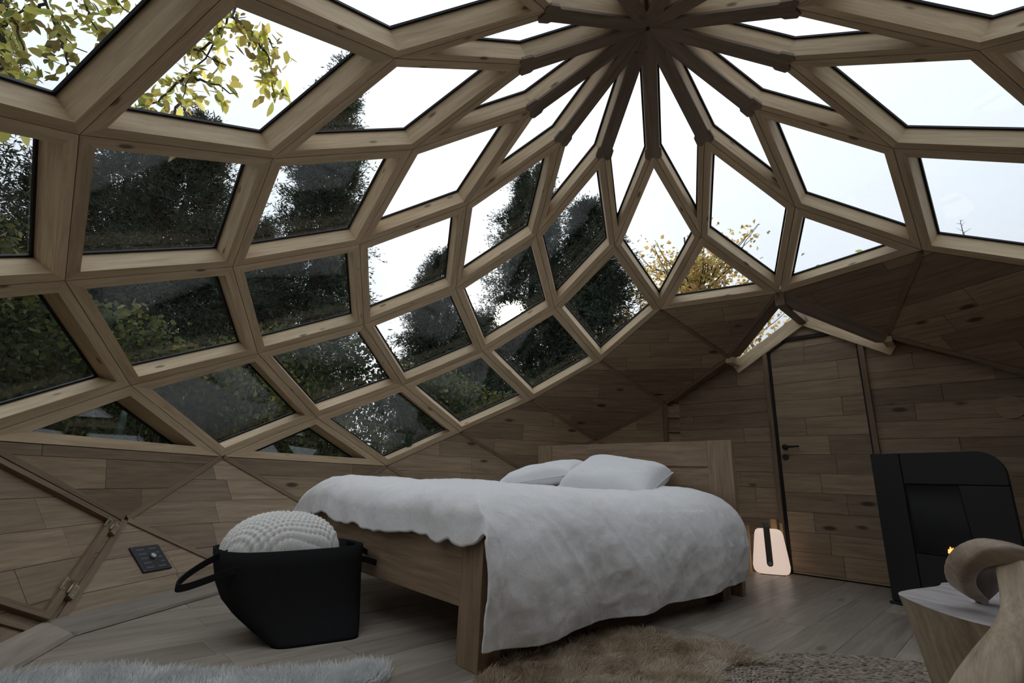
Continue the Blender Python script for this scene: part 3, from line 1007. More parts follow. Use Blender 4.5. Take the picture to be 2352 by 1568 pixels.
def duvet():
    # cross-section (y, z) from the near hem over the top to the far hem
    prof = [(-0.070, 0.08), (-0.085, 0.16), (-0.092, 0.26), (-0.080, 0.36), (-0.045, 0.45), (0.02, 0.525), (0.12, 0.575), (0.28, 0.597), (0.55, 0.592), (0.85, 0.59), (1.15, 0.597),
            (1.40, 0.605), (1.60, 0.59), (1.72, 0.54), (1.80, 0.47), (1.83, 0.40), (1.835, 0.33)]
    # resample
    pts = []
    for i in range(len(prof) - 1):
        p0 = prof[max(i - 1, 0)]; p1 = prof[i]; p2 = prof[i + 1]; p3 = prof[min(i + 2, len(prof) - 1)]
        for k in range(13):
            t = k / 13
            q = [0.5 * ((2 * p1[a]) + (-p0[a] + p2[a]) * t + (2 * p0[a] - 5 * p1[a] + 4 * p2[a] - p3[a]) * t * t + (-p0[a] + 3 * p1[a] - 3 * p2[a] + p3[a]) * t ** 3) for a in (0, 1)]
            pts.append(q)
    pts.append(list(prof[-1]))
    nq = len(pts)
    npp = 230
    vs = []
    s_arc = 0.0
    arcs = [0.0]
    for i in range(1, nq):
        s_arc += math.hypot(pts[i][0] - pts[i - 1][0], pts[i][1] - pts[i - 1][1])
        arcs.append(s_arc)
    for ip in range(npp):
        p = -0.14 + (1.995 + 0.14) * (ip / (npp - 1))
        # fold over the foot end
        R0 = 0.16
        if p >= R0: fu, fz = p, 0.0
        else:
            s = R0 - p
            q_ = R0 * PI / 2 * 0.85
            if s < q_:
                an = s / q_ * PI / 2
                fu, fz = R0 - (R0 + 0.02) * math.sin(an), R0 * 0.75 * (1 - math.cos(an))
            else:
                fu, fz = -0.02 - 0.06 * (s - q_), R0 * 0.75 + (s - q_)
        fu_s = p if p > 0.05 else 0.05 + (p - 0.05) * 0.46    # the side drape is gathered at the corner
        for iq in range(nq):
            y, z = pts[iq]
            sq = arcs[iq]
            top = min(1.0, max(0.0, (z - 0.36) / 0.20)) if y < 0.3 else min(1.0, max(0.0, (z - 0.30) / 0.2))
            top = top * top * (3 - 2 * top)
            x = fu_s + (fu - fu_s) * top
            zz = z - (max(0.0, fz - max(0.0, 0.595 - z) * 1.1) if y < 0.3 else fz) * top
            # puffiness
            pf = 0.020 * fbm(p * 1.6 + 3, sq * 1.6, 0.3, 3)
            wr = 0.0042 * ridge(p * 3.2 + sq * 2.2, sq * 5.5 - p * 2.5, 4.1) + 0.0042 * ridge(p * 9, sq * 7 + p * 4, 9.7) + 0.0035 * fbm(p * 16, sq * 16, 2.2, 4)
            side = 1 - top if y < 0.3 else 0.0
            # soft vertical folds of the hanging part
            hang = side * min(1.0, max(0.0, (0.5 - z) / 0.4))
            fold = hang * 0.018 * math.sin(p * 9.0 + 2.5 * noise.noise(V3((p * 2, z * 3, 1))))
            # folds of the foot flap
            ff = 0.0
            if p < 0.12 and top > 0.2:
                a_ = min(1.0, (0.12 - p) / 0.22)
                ff = a_ * (0.030 * noise.noise(V3((y * 6.5, p * 2, 5))) + 0.016 * noise.noise(V3((y * 17, p * 3, 8))))
                zz += a_ * (0.040 * noise.noise(V3((y * 4.2 + 7, 0.2, 3))) + 0.014 * noise.noise(V3((y * 14, 0.7, 6))))
                if y < 0.3 and y > -0.1:
                    pass
            hemz = 0.016 * noise.noise(V3((p * 4.0, 1.5, 2))) + 0.02 * p / 2 if iq < 40 else 0.0
            if iq < 40: zz += hemz * (1 - iq / 40)
            # lower foot corner of the drape is drawn in and hangs lowest
            if z < 0.45 and y < 0.1 and p > 1.7:
                x -= (p - 1.7) * 0.12 * (0.45 - z)
            vs.append([x - (ff if p < 0.12 else 0) * 1.0, y - (pf + wr + fold) * side, zz + (pf + wr) * top])
    return vs, npp, nq


dvs, npp, nq = duvet()
dv = np.array(dvs)
ii, jj = np.meshgrid(np.arange(npp - 1), np.arange(nq - 1), indexing='ij')
f = np.stack([ii * nq + jj, (ii + 1) * nq + jj, (ii + 1) * nq + jj + 1, ii * nq + jj + 1], -1).reshape(-1, 4)
# pillow hollow at the head
hx = dv[:, 0]; hy = dv[:, 1]
topm = dv[:, 2] > 0.5
dv[:, 2] -= np.where(topm, 0.03 * np.exp(-((hx - 1.35) / 0.35) ** 2) * np.exp(-((hy - 0.75) / 0.5) ** 2), 0)
dv[:, 2] += np.where(topm, 0.035 * np.exp(-((hx - 1.88) / 0.16) ** 2) * np.exp(-((hy - 0.55) / 0.35) ** 2), 0)
BM = np.array(BF)
duv = put_np('duvet', dv @ BM[:3, :3].T + BM[:3, 3], f, M['linen'], None, BF, smooth=True)
sm = duv.modifiers.new('thick', 'SOLIDIFY'); sm.thickness = 0.012; sm.offset = -1
tag(duv, 'rumpled grey linen duvet draped over the oak bed', 'duvet')


def pillow(name, centre, ex, ez, lx, ly, th, label, seed):
    F = frame(centre, ex, ez)
    n = 46
    rings = []
    vs = []
    for s in (1, -1):
        for i in range(n):
            for j in range(n):
                a = -1 + 2 * i / (n - 1); b = -1 + 2 * j / (n - 1)
                # pinch sides so that the corners stick out a little
                x = a * lx / 2 * (1 - 0.07 * (1 - b * b) * abs(a) ** 2)
                y = b * ly / 2 * (1 - 0.07 * (1 - a * a) * abs(b) ** 2)
                t = ((1 - a ** 4) * (1 - b ** 4))
                t = max(t, 0) ** 0.42
                z = s * th / 2 * t * (1 + 0.15 * noise.noise(V3((a * 1.5 + seed, b * 1.5, s))))
                z += (0.006 * ridge(a * 3 + seed, b * 4, 1.0) - 0.004) * t * s
                vs.append((x, y, z))
    fs = []
    for s in range(2):
        for i in range(n - 1):
            for j in range(n - 1):
                q = (s * n * n + i * n + j, s * n * n + (i + 1) * n + j, s * n * n + (i + 1) * n + j + 1, s * n * n + i * n + j + 1)
                fs.append(q if s == 0 else q[::-1])
    o = put(name, vs, fs, M['pillow'], None, F, smooth=True, local=True)
    tag(o, label, 'pillow', 'pillows on the bed')
    edge = []
    for i in range(n): edge.append(vs[i * n])
    for j in range(1, n): edge.append(vs[(n - 1) * n + j])
    for i in range(n - 2, -1, -1): edge.append(vs[i * n + n - 1])
    for j in range(n - 2, 0, -1): edge.append(vs[j])
    tube('piping', [F @ V3(e) for e in edge], 0.0045, M['pillow'], o, F, seg=6, closed=True)
    return o


def bp(x, y, z): return BF @ V3((x, y, z))


pillow('pillow', bp(1.76, 0.70, 0.655), -BV * 0.98 + BU * 0.16 - V3((0, 0, 0.10)), V3((0, 0, 1)) - BU * 0.45, 0.66, 0.46, 0.235, 'plump off-white pillow propped against the headboard, nearer the door', 2.0)
pillow('pillow', bp(1.66, 1.29, 0.668), -BV * 0.95 + BU * 0.3 + V3((0, 0, 0.17)), V3((0, 0, 1)) - BU * 0.25 + BV * 0.12, 0.62, 0.42, 0.17, 'off-white pillow lying on the far side of the duvet, nearer the windows', 6.0)

# ------------------------------------------------------------------ felt basket with knitted pillow
bk0, bk1 = atz(625, 1495, 0), atz(832, 1466, 0)
bx = (bk1 - bk0); bwid = bx.length; bx.normalize()
by = V3((-bx.y, bx.x, 0))
KF = frame(bk0 + bx * bwid / 2 + by * 0.16, bx, V3((0, 0, 1)))
rm0, rm1 = atz(508, 1270, 0.33), atz(868, 1245, 0.33)          # ends of the straight front rim
rx = (rm1 - rm0); rwid = rx.length; rx.normalize()
ry = V3((-rx.y, rx.x, 0))
rcen = KF.inverted() @ ((rm0 + rm1) / 2 + ry * 0.165 + rx * 0.012)
rang = math.atan2((KF.to_3x3().inverted() @ rx).y, (KF.to_3x3().inverted() @ rx).x)
bas = empty('felt_basket', KF)
tag(bas, 'black felt basket with loop handles standing at the foot of the bed', 'basket')


def sqring(hx_, hy_, z, e, n=48, tilt=0.0, bow=0.0):
    r = []
    for k in range(n):
        a = 2 * PI * k / n
        c, s = math.cos(a), math.sin(a)
        x = hx_ * math.copysign(abs(c) ** e, c); y = hy_ * math.copysign(abs(s) ** e, s)
        r.append((x, y, z + bow * (abs(x / hx_) ** 2 - 0.5)))
    return r


hb = bwid / 2
rings = []
prof_b = [(0.0, 0.0), (0.012, 0.06), (0.04, 0.28), (0.08, 0.52), (0.13, 0.72), (0.19, 0.86), (0.26, 0.95), (0.32, 1.0)]


def bring(z, t, sh=0.0):
    e = 0.30 + 0.30 * t
    hx_, hy_ = hb + (rwid * 0.455 - hb) * t - sh, 0.16 + 0.03 * t - sh
    a0 = rang * t
    res = []
    for p in sqring(hx_, hy_, z, e, n=64):
        y = p[1]
        if t > 0 and y < 0: y *= 1 - 0.12 * t      # the front is pulled straight
        res.append((rcen.x * t + p[0] * math.cos(a0) - y * math.sin(a0), rcen.y * t + p[0] * math.sin(a0) + y * math.cos(a0), z))
    return res


rings = [bring(z, t) for z, t in prof_b] + [bring(z + 0.001, t, 0.006) for z, t in prof_b[::-1][:-1]]
loft('body', rings, M['felt'], bas, KF, local=True, cap1=True)
RM = KF @ Matrix.Translation((rcen.x, rcen.y, 0)) @ Matrix.Rotation(rang, 4, 'Z')
for s in (-1, 1):
    hl = []
    for k in range(25):
        t = k / 24
        an = PI * t
        hl.append((s * (rwid * 0.455 - 0.05 + 0.185 * math.sin(an) ** 0.75), -0.055 * math.cos(an) - 0.065, 0.262 + 0.05 * t - 0.075 * math.sin(an)))
    vs, fs = [], []
    for i, p in enumerate(hl):
        a_ = hl[max(i - 1, 0)]; b_ = hl[min(i + 1, len(hl) - 1)]
        tx, ty = b_[0] - a_[0], b_[1] - a_[1]
        nl_ = math.hypot(tx, ty); nx_, ny_ = -ty / nl_ * 0.003, tx / nl_ * 0.003
        for (k_, dz) in ((-1, -0.0125), (1, -0.0125), (1, 0.0125), (-1, 0.0125)):
            vs.append((p[0] + nx_ * k_, p[1] + ny_ * k_, p[2] + dz))
    for i in range(len(hl) - 1):
        for q in range(4): fs.append((i * 4 + q, i * 4 + (q + 1) % 4, (i + 1) * 4 + (q + 1) % 4, (i + 1) * 4 + q))
    fs += [(3, 2, 1, 0), tuple(range(len(vs) - 4, len(vs)))]
    put('handle', vs, fs, M['felt'], bas, RM, local=True, smooth=False)

# knitted pillow: a domed cushion whose surface is worked in stitches
KP = RM @ Matrix.Translation((-0.035, 0.03, 0.295))
nu, nv = 300, 150
uu, vv = np.meshgrid(np.linspace(0, 2 * PI, nu, endpoint=False), np.linspace(0.06, PI - 0.06, nv), indexing='ij')
cx = np.sign(np.cos(uu)) * np.abs(np.cos(uu)) ** 0.8; sy_ = np.sign(np.sin(uu)) * np.abs(np.sin(uu)) ** 0.8
rr = np.sin(vv) ** 0.85
bxr, byr, bzr = 0.232, 0.155, 0.155
X = bxr * cx * rr; Y = byr * sy_ * rr; Z = bzr * np.cos(vv)
rows = Y / 0.0145 + 0.25 * np.sin(X * 30)
stag = np.floor(rows)
st = 0.5 + 0.5 * np.cos(2 * PI * (X / 0.021 + 0.5 * (stag % 2)))
bump_ = (np.abs(np.sin(PI * rows)) ** 0.7) * (0.12 + 0.88 * st)
nx, ny, nz = X / bxr ** 2, Y / byr ** 2, Z / bzr ** 2
nl = np.sqrt(nx ** 2 + ny ** 2 + nz ** 2)
dsp = 0.0085 * bump_
P_ = np.stack([X + nx / nl * dsp, Y + ny / nl * dsp, Z + nz / nl * dsp], -1).reshape(-1, 3)
ii, jj = np.meshgrid(np.arange(nu), np.arange(nv - 1), indexing='ij')
f = np.stack([ii * nv + jj, ii * nv + jj + 1, ((ii + 1) % nu) * nv + jj + 1, ((ii + 1) % nu) * nv + jj], -1).reshape(-1, 4)
KM = np.array(KP)
kn_ = put_np('knitted_pillow', P_ @ KM[:3, :3].T + KM[:3, 3], f, M['wool'], None, KP, smooth=True)
tag(kn_, 'chunky cream knitted pillow stuffed into the black felt basket', 'pillow')
# stray wool fuzz
fz_v, fz_f = [], []
for k in range(420):
    i = rng.integers(0, len(P_))
    p = P_[i]
    if p[2] < 0.03: continue
    n_ = np.array([p[0] / bxr ** 2, p[1] / byr ** 2, p[2] / bzr ** 2]); n_ /= np.linalg.norm(n_)
    d_ = n_ + rng.normal(0, 0.9, 3); d_ /= np.linalg.norm(d_)
    sd = np.cross(d_, rng.normal(0, 1, 3)); sd /= np.linalg.norm(sd)
    b = len(fz_v)
    ln = rng.uniform(0.004, 0.012)
    fz_v += [p - sd * 0.0007, p + sd * 0.0007, p + d_ * ln]
    fz_f.append((b, b + 1, b + 2))
fz = put_np('fuzz', np.array(fz_v) @ KM[:3, :3].T + KM[:3, 3], np.array(fz_f), M['wool'], kn_, KP)
fz['kind'] = 'stuff'

# ------------------------------------------------------------------ lamp and firewood by the door
lb = atz(1776, 1320, 0.0)
lx = V3(CAM_R[0].tolist()); lx.z = 0; lx.normalize()
lx = (lx * 0.96 + V3((-lx.y, lx.x, 0)) * -0.28).normalized()
LF = frame(lb + V3((-lx.y, lx.x, 0)) * 0.03, lx, V3((0, 0, 1)))
lamp = empty('portable_lamp', LF)
tag(lamp, 'glowing portable lamp with brown carrying strap on the floor by the door', 'lamp')


def rrect(hx_, hy_, z, r, n=10):
    pts = []
    for (sx, sy, a0) in ((1, 1, 0), (-1, 1, 90), (-1, -1, 180), (1, -1, 270)):
        for k in range(n + 1):
            a = math.radians(a0 + 90 * k / n)
            pts.append((sx * (hx_ - r) + r * math.cos(a), sy * (hy_ - r) + r * math.sin(a), z))
    return pts


lp = [(0.006, 0.095, 0.050, 0.04), (0.012, 0.112, 0.060, 0.045), (0.03, 0.124, 0.067, 0.05), (0.06, 0.128, 0.07, 0.05), (0.12, 0.122, 0.067, 0.05), (0.22, 0.109, 0.061, 0.045), (0.29, 0.1, 0.057, 0.042),
      (0.315, 0.092, 0.051, 0.038), (0.327, 0.078, 0.042, 0.032), (0.331, 0.06, 0.03, 0.022)]
loft('lamp_shade', [rrect(a, b, z, r) for z, a, b, r in lp], M['lamp'], lamp, LF, local=True)
box('base', LF, -0.085, 0.085, -0.042, 0.042, 0.0, 0.008, M['black'], lamp, bev=0.003)
sw = 0.022
path = []
for k in range(9):
    t = k / 8
    path.append((0.0, -0.0735 + 0.014 * t, 0.085 + 0.235 * t))
path += [(0, -0.057, 0.345), (0, -0.047, 0.362), (0, -0.02, 0.372), (0, 0.02, 0.372), (0, 0.047, 0.362), (0, 0.057, 0.345)]
for k in range(9):
    t = 1 - k / 8
    path.append((0.0, 0.0735 - 0.014 * t, 0.085 + 0.235 * t))
vs, fs = [], []
for i, p in enumerate(path):
    a_ = path[max(i - 1, 0)]; b_ = path[min(i + 1, len(path) - 1)]
    t = V3(b_) - V3(a_); t.normalize()
    nn = V3((1, 0, 0)).cross(t)
    for (dx, dn) in ((-sw, -0.002), (sw, -0.002), (sw, 0.002), (-sw, 0.002)):
        q = V3(p) + V3((dx, 0, 0)) + nn * dn
        vs.append(tuple(q + V3((-0.022, 0, 0))))
for i in range(len(path) - 1):
    for q in range(4): fs.append((i * 4 + q, i * 4 + (q + 1) % 4, (i + 1) * 4 + (q + 1) % 4, (i + 1) * 4 + q))
fs += [(0, 1, 2, 3)[::-1], tuple(range(len(vs) - 4, len(vs)))]
strap = put('strap', vs, fs, M['strap'], lamp, LF, local=True)
for s in (-1, 1):
    cc = [LF @ V3((-0.022 + sw * math.cos(a), s * 0.0745, 0.085 + sw * math.sin(a))) for a in [2 * PI * k / 20 for k in range(20)]]
    prism('strap_end', cc, LF.to_3x3() @ V3((0, s * 0.003, 0)), M['strap'], strap)
    cc = [LF @ V3((-0.022 + 0.014 * math.cos(a), s * 0.077, 0.085 + 0.014 * math.sin(a))) for a in [2 * PI * k / 16 for k in range(16)]]
    prism('rivet', cc, LF.to_3x3() @ V3((0, s * 0.003, 0)), M['steel'], strap)

logs = [(-0.225, 0.030, 0.335, 0.020), (-0.180, 0.040, 0.345, 0.016), (-0.145, 0.050, 0.345, 0.014), (-0.06, 0.082, 0.33, 0.010), (0.0, 0.082, 0.33, 0.010), (0.062, 0.080, 0.400, 0.026), (0.115, 0.080, 0.372, 0.012)]
for i, (x, y, z, r) in enumerate(logs):
    b0 = LF @ V3((x + rnd.uniform(-0.005, 0.005), y, 0.0)); b1 = LF @ V3((x * 0.98, y + 0.008, z))
    F = frame((b0 + b1) / 2, b1 - b0, V3(LF.to_3x3() @ V3((0, -1, 0))))
    l = (b1 - b0).length / 2
    prof = [(-r, -0.008), (r, -0.007), (r * 0.9, 0.007), (-r * 0.8, 0.009)]
    rg = [[F @ V3((s * l, p[0] + rnd.uniform(-0.002, 0.002), p[1])) for p in prof] for s in (-1, -0.3, 0.4, 1)]
    o = loft('firewood_stick', rg, M['logwood'], None, F, smooth=False)
    tag(o, ['wide pale firewood stick leaning at the bed end of the row', 'narrow firewood stick, second from the bed behind the lamp', 'narrow firewood stick, third from the bed behind the lamp', 'firewood stick hidden behind the glowing lamp, fourth from the bed', 'firewood stick hidden behind the glowing lamp, fifth from the bed',
            'tallest firewood stick rising above the glowing lamp', 'thin firewood stick nearest the door frame behind the lamp'][i], 'firewood', 'firewood sticks behind the lamp')

# ------------------------------------------------------------------ stove
sL = atz(2052, 1385, 0.0)
sdir = V3((0.55, -0.835, 0)).normalized()
sN = V3((-sdir.y, sdir.x, 0))          # pointing away from the room
if sN.dot(sL) < 0: sN = -sN
SF = frame(sL, sdir, V3((0, 0, 1)))
sgn = 1 if (SF.to_3x3() @ V3((0, 1, 0))).dot(sN) > 0 else -1
stove = empty('stove', SF)
tag(stove, 'black steel wood stove with rounded top corner beside the door', 'stove')
SW_, SH_ = 0.66, 0.875


def sprof(w0, w1, h0, h1, r, n=10):
    pts = [(w0, h0), (w1, h0)]
    for k in range(n + 1):
        a = math.radians(90 * k / n)
        pts.append((w1 - r + r * math.cos(a), h1 - r + r * math.sin(a)))
    pts.append((w0, h1))
    return pts


def sextr(name, prof, y0, y1, mat, par):
    return prism(name, [SF @ V3((x, y0 * sgn, z)) for x, z in prof], SF.to_3x3() @ V3((0, (y1 - y0) * sgn, 0)), mat, par, SF, bev=0.003)


sextr('body', [(0.10, 0.02), (0.50, 0.02), (0.50, 0.84), (0.10, 0.84)], 0.03, 0.34, M['black'], stove)
sextr('front_plate', sprof(0.004, SW_ - 0.004, 0.015, SH_ - 0.004, 0.12), 0.010, 0.03, M['black'], stove)
sextr('plinth', [(-0.01, 0.0), (SW_, 0.0), (SW_, 0.015), (-0.01, 0.015)], -0.02, 0.34, M['black'], stove)
sextr('side_panel', [(0.0, 0.02), (0.165, 0.02), (0.165, SH_), (0.0, SH_)], -0.006, 0.012, M['black'], stove)
sextr('top_panel', sprof(0.170, SW_, 0.695, SH_, 0.12), -0.006, 0.012, M['black'], stove)
sextr('lower_panel', [(0.170, 0.02), (SW_, 0.02), (SW_, 0.30), (0.170, 0.30)], -0.006, 0.012, M['black'], stove)
sextr('side_panel', [(0.465, 0.304), (SW_, 0.304), (SW_, 0.690), (0.44, 0.690)], -0.006, 0.012, M['black'], stove)
sextr('door_glass', [(0.175, 0.304), (0.46, 0.304), (0.436, 0.690), (0.175, 0.690)], 0.004, 0.010, M['blackglass'], stove)
fl = onplane(2186, 1266, sN, sN.dot(sL) - 0.0)
Ff = frame(fl, sdir, V3((0, 0, 1)))
fv = [(-0.016, 0, -0.012), (0.018, 0, -0.012), (0.020, 0, 0.004), (0.011, 0, 0.020), (0.005, 0, 0.010), (-0.002, 0, 0.024), (-0.008, 0, 0.006), (-0.013, 0, 0.010)]
flm = prism('ember', [Ff @ V3(p) for p in fv], sN * -0.006, M['flame'], stove)

# ------------------------------------------------------------------ stump chair
ZS = 0.36
M['stump'] = wood('stump side', (0.21, 0.155, 0.095), (0.50, 0.395, 0.27), var=0.0, knots=0.95, grain=0.7, rough=0.7, bump=0.3, knotcol=(0.08, 0.05, 0.03))
M['stumptop'] = wood('stump top', (0.27, 0.235, 0.225), (0.66, 0.61, 0.60), var=0.0, knots=0.0, grain=0.7, rough=0.35, bump=0.1)
tp = [atz(*p, ZS) for p in ((2056, 1361), (2085, 1376), (2135, 1397), (2200, 1419), (2265, 1436), (2330, 1450), (2400, 1470))]
bk = [V3((1.02, -1.02, ZS)), V3((1.08, -0.75, ZS)), V3((1.02, -0.50, ZS)), V3((0.90, -0.36, ZS)), V3((0.79, -0.345, ZS)), V3((0.74, -0.43, ZS)), V3((0.66, -0.49, ZS)), V3((0.585, -0.545, ZS))]
outl = tp + bk
sc_ = sum(outl, V3()) / len(outl)


def smoothloop(p, it=2):
    for _ in range(it):
        q = []
        for i in range(len(p)):
            a, b = p[i], p[(i + 1) % len(p)]
            q += [a.lerp(b, 0.25), a.lerp(b, 0.75)]
        p = q
    return p


outl = smoothloop(outl, 2)
no = len(outl)
CF = frame(V3((sc_.x, sc_.y, 0)), V3((0, 0, 1)), V3((0, -1, 0)))
chair = empty('stump_chair', Matrix.Translation((sc_.x, sc_.y, 0)))
tag(chair, 'carved tree stump chair with curled wooden armrest', 'chair')
tipdir = (outl[0] - sc_); tipdir.z = 0; tipdir.normalize()
rings = []
for z in (0.0, 0.04, 0.1, 0.18, 0.25, 0.31, 0.345, 0.36):
    t = z / ZS
    rg = []
    for i, p in enumerate(outl):
        d = p - sc_; d.z = 0
        fl_ = 0.66 + 0.28 * t + 0.06 * t ** 3
        wob = 1 + 0.03 * noise.noise(V3((d.x * 9, d.y * 9, z * 3))) * (1 - t)
        dd = d.normalized()
        dip = -0.012 * max(0.0, 0.6 - dd.dot(tipdir)) * (1 if z > 0.34 else 0)
        rg.append(V3((sc_.x + d.x * fl_ * wob, sc_.y + d.y * fl_ * wob, z)))
    rings.append(rg)
loft('stump_body', rings, M['stump'], chair, CF, cap1=False)
seat = []
for k in range(7):
    t = 1 - k / 6
    rg = []
    for p in outl:
        d = p - sc_; d.z = 0
        rg.append(V3((sc_.x + d.x * t, sc_.y + d.y * t, ZS + 0.004 * math.sin(PI * min(1, (1 - t) * 5)) - 0.022 * (1 - t) ** 0.8 + 0.0)))
    seat.append(rg)
seat[-1] = [V3((sc_.x + (p - sc_).x * 0.02, sc_.y + (p - sc_).y * 0.02, ZS - 0.022)) for p in outl]
loft('seat', seat, M['stumptop'], chair, frame(sc_, tipdir, V3((0, 0, 1))), cap0=False)


def band(name, path, mat, par, seg=3):
    """path: list of (centre, half-thickness vector, half-breadth vector); rounded rectangular section."""
    P = []
    for i in range(len(path) - 1):
        for k in range(seg):
            t = k / seg
            p0, p1, p2, p3 = path[max(i - 1, 0)], path[i], path[i + 1], path[min(i + 2, len(path) - 1)]
            P.append(tuple(0.5 * ((2 * p1[a]) + (p2[a] - p0[a]) * t + (2 * p0[a] - 5 * p1[a] + 4 * p2[a] - p3[a]) * t * t + (3 * p1[a] - p0[a] - 3 * p2[a] + p3[a]) * t ** 3) for a in range(3)))
    P.append(path[-1])
    rg = []
    for c, h, b in P:
        r = []
        for k in range(20):
            a = 2 * PI * k / 20
            cs, sn = math.cos(a), math.sin(a)
            r.append(c + h * math.copysign(abs(cs) ** 0.45, cs) + b * math.copysign(abs(sn) ** 0.45, sn))
        rg.append(r)
    d = (path[len(path) // 2][0] - path[0][0])
    return loft(name, rg, mat, par, frame(path[0][0], d, path[0][1]))


FW_ = V3(CAM_R[2].tolist())
M['armwood'] = wood('armrest walnut', (0.20, 0.14, 0.095), (0.44, 0.34, 0.245), var=0.0, knots=0.0, grain=0.8, rough=0.4)


def arm(pts, depth, th, br, tw=0.0):
    res = []
    for i, (px, py, dd, hth, hb_) in enumerate(pts):
        c = at(px, py, dd)
        a_ = pts[max(i - 1, 0)]; b_ = pts[min(i + 1, len(pts) - 1)]
        t = at(b_[0], b_[1], b_[2]) - at(a_[0], a_[1], a_[2])
        nrm_ = t.cross(FW_); nrm_.normalize()
        bd = (FW_ - t.normalized() * FW_.dot(t.normalized())).normalized()
        res.append((c, nrm_ * hth, bd * hb_))
    return res


p1_ = [(2490, 1360, 1.16, 0.030, 0.028), (2420, 1314, 1.17, 0.030, 0.028), (2362, 1288, 1.19, 0.029, 0.028), (2308, 1270, 1.21, 0.026, 0.028), (2260, 1267, 1.23, 0.026, 0.028), (2222, 1284, 1.25, 0.025, 0.028), (2205, 1314, 1.27, 0.023, 0.028), (2212, 1344, 1.29, 0.019, 0.028), (2242, 1368, 1.31, 0.009, 0.028)]
band('armrest', arm(p1_, 0, 0, 0), M['armwood'], chair)
p2_ = [(2322, 1278, 1.22, 0.018, 0.03), (2340, 1330, 1.17, 0.028, 0.035), (2358, 1385, 1.12, 0.036, 0.04), (2366, 1440, 1.06, 0.040, 0.045), (2352, 1500, 1.00, 0.046, 0.05), (2315, 1560, 0.95, 0.052, 0.05), (2270, 1640, 0.90, 0.055, 0.05), (2240, 1740, 0.86, 0.055, 0.05)]
band('arm_post', arm(p2_, 0, 0, 0), M['stump'], chair)
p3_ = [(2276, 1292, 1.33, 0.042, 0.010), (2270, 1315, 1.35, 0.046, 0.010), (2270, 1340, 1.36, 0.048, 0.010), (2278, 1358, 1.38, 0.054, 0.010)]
M['armshade'] = wood('shade-darkened arm wood', (0.07, 0.05, 0.036), (0.16, 0.12, 0.09), var=0.0, knots=0.0, grain=0.8, rough=0.5)  # armrest wood darkened: shade inside the curl is put into the colour
band('arm_scroll', arm(p3_, 0, 0, 0), M['armshade'], chair)

# ------------------------------------------------------------------ rugs
M['fleecewhite'] = leafmat('white fleece', [(0.62, 0.63, 0.62), (0.80, 0.80, 0.78), (0.88, 0.88, 0.86)], trans=0.2, spec=0.05)
M['fleecegold'] = leafmat('golden fleece', [(0.30, 0.20, 0.115), (0.48, 0.355, 0.235), (0.62, 0.51, 0.38), (0.74, 0.66, 0.55), (0.85, 0.82, 0.78)], trans=0.15, spec=0.05)
M['hide'] = plain('hide', (0.6, 0.58, 0.55), rough=0.9)


def fleece(name, outline, mat, hide, label, count, length, tone_fn, lean):
    outl = smoothloop([V3((p[0], p[1], 0)) for p in outline], 2)
    c = sum(outl, V3()) / len(outl)
    F = Matrix.Translation((c.x, c.y, 0))
    base = prism(name, [V3((p.x, p.y, 0.001)) for p in outl], V3((0, 0, 0.007)), hide, None, F)
    tag(base, label, 'rug')
    P2 = np.array([(p.x, p.y) for p in outl])
    lo, hi = P2.min(0), P2.max(0)
    pts = rng.uniform(lo, hi, (count * 3, 2))
    ins = np.zeros(len(pts), bool)
    j = len(P2) - 1
    for i in range(len(P2)):
        xi, yi = P2[i]; xj, yj = P2[j]
        with np.errstate(divide='ignore', invalid='ignore'):
            cond = ((yi > pts[:, 1]) != (yj > pts[:, 1])) & (pts[:, 0] < (xj - xi) * (pts[:, 1] - yi) / (yj - yi + 1e-12) + xi)
        ins ^= cond
        j = i
    pts = pts[ins][:count]
    n = len(pts)
    cl = np.array([noise.noise(V3((p[0] * 14, p[1] * 14, 0.5))) for p in pts])
    cl2 = np.array([noise.noise(V3((p[0] * 14, p[1] * 14, 7.5))) for p in pts])
    dirn = np.stack([lean[0] + 0.9 * cl + rng.normal(0, 0.25, n), lean[1] + 0.9 * cl2 + rng.normal(0, 0.25, n), 0.75 + rng.normal(0, 0.2, n)], 1)
    dirn /= np.linalg.norm(dirn, axis=1)[:, None]
    ln = length * rng.uniform(0.6, 1.15, n)
    base_p = np.concatenate([pts, np.full((n, 1), 0.007)], 1)
    sd = np.cross(dirn, rng.normal(0, 1, (n, 3))); sd /= np.linalg.norm(sd, axis=1)[:, None]
    wdt = 0.0011
    mid = base_p + dirn * ln[:, None] * 0.55
    tipd = dirn + np.stack([0.3 * lean[0] + 0.3 * cl, 0.3 * lean[1] + 0.3 * cl2, np.full(n, -0.35)], 1)
    tip = mid + tipd * ln[:, None] * 0.5
    tip[:, 2] = np.maximum(tip[:, 2], 0.006)
    v = np.stack([base_p - sd * wdt, base_p + sd * wdt, mid + sd * wdt * 0.9, mid - sd * wdt * 0.9, tip], 1).reshape(-1, 3)
    q = np.arange(n)[:, None] * 5
    fcs = np.concatenate([q + np.array([[0, 1, 2]]), q + np.array([[0, 2, 3]]), q + np.array([[3, 2, 4]])], 0)
    tone = np.array([tone_fn(p[0], p[1]) for p in pts]) + rng.normal(0, 0.06, n)
    fo = put_np('fleece', v, fcs, mat, base, F, attr=np.clip(np.repeat(tone, 5), 0, 1))
    fo['kind'] = 'stuff'
    return base


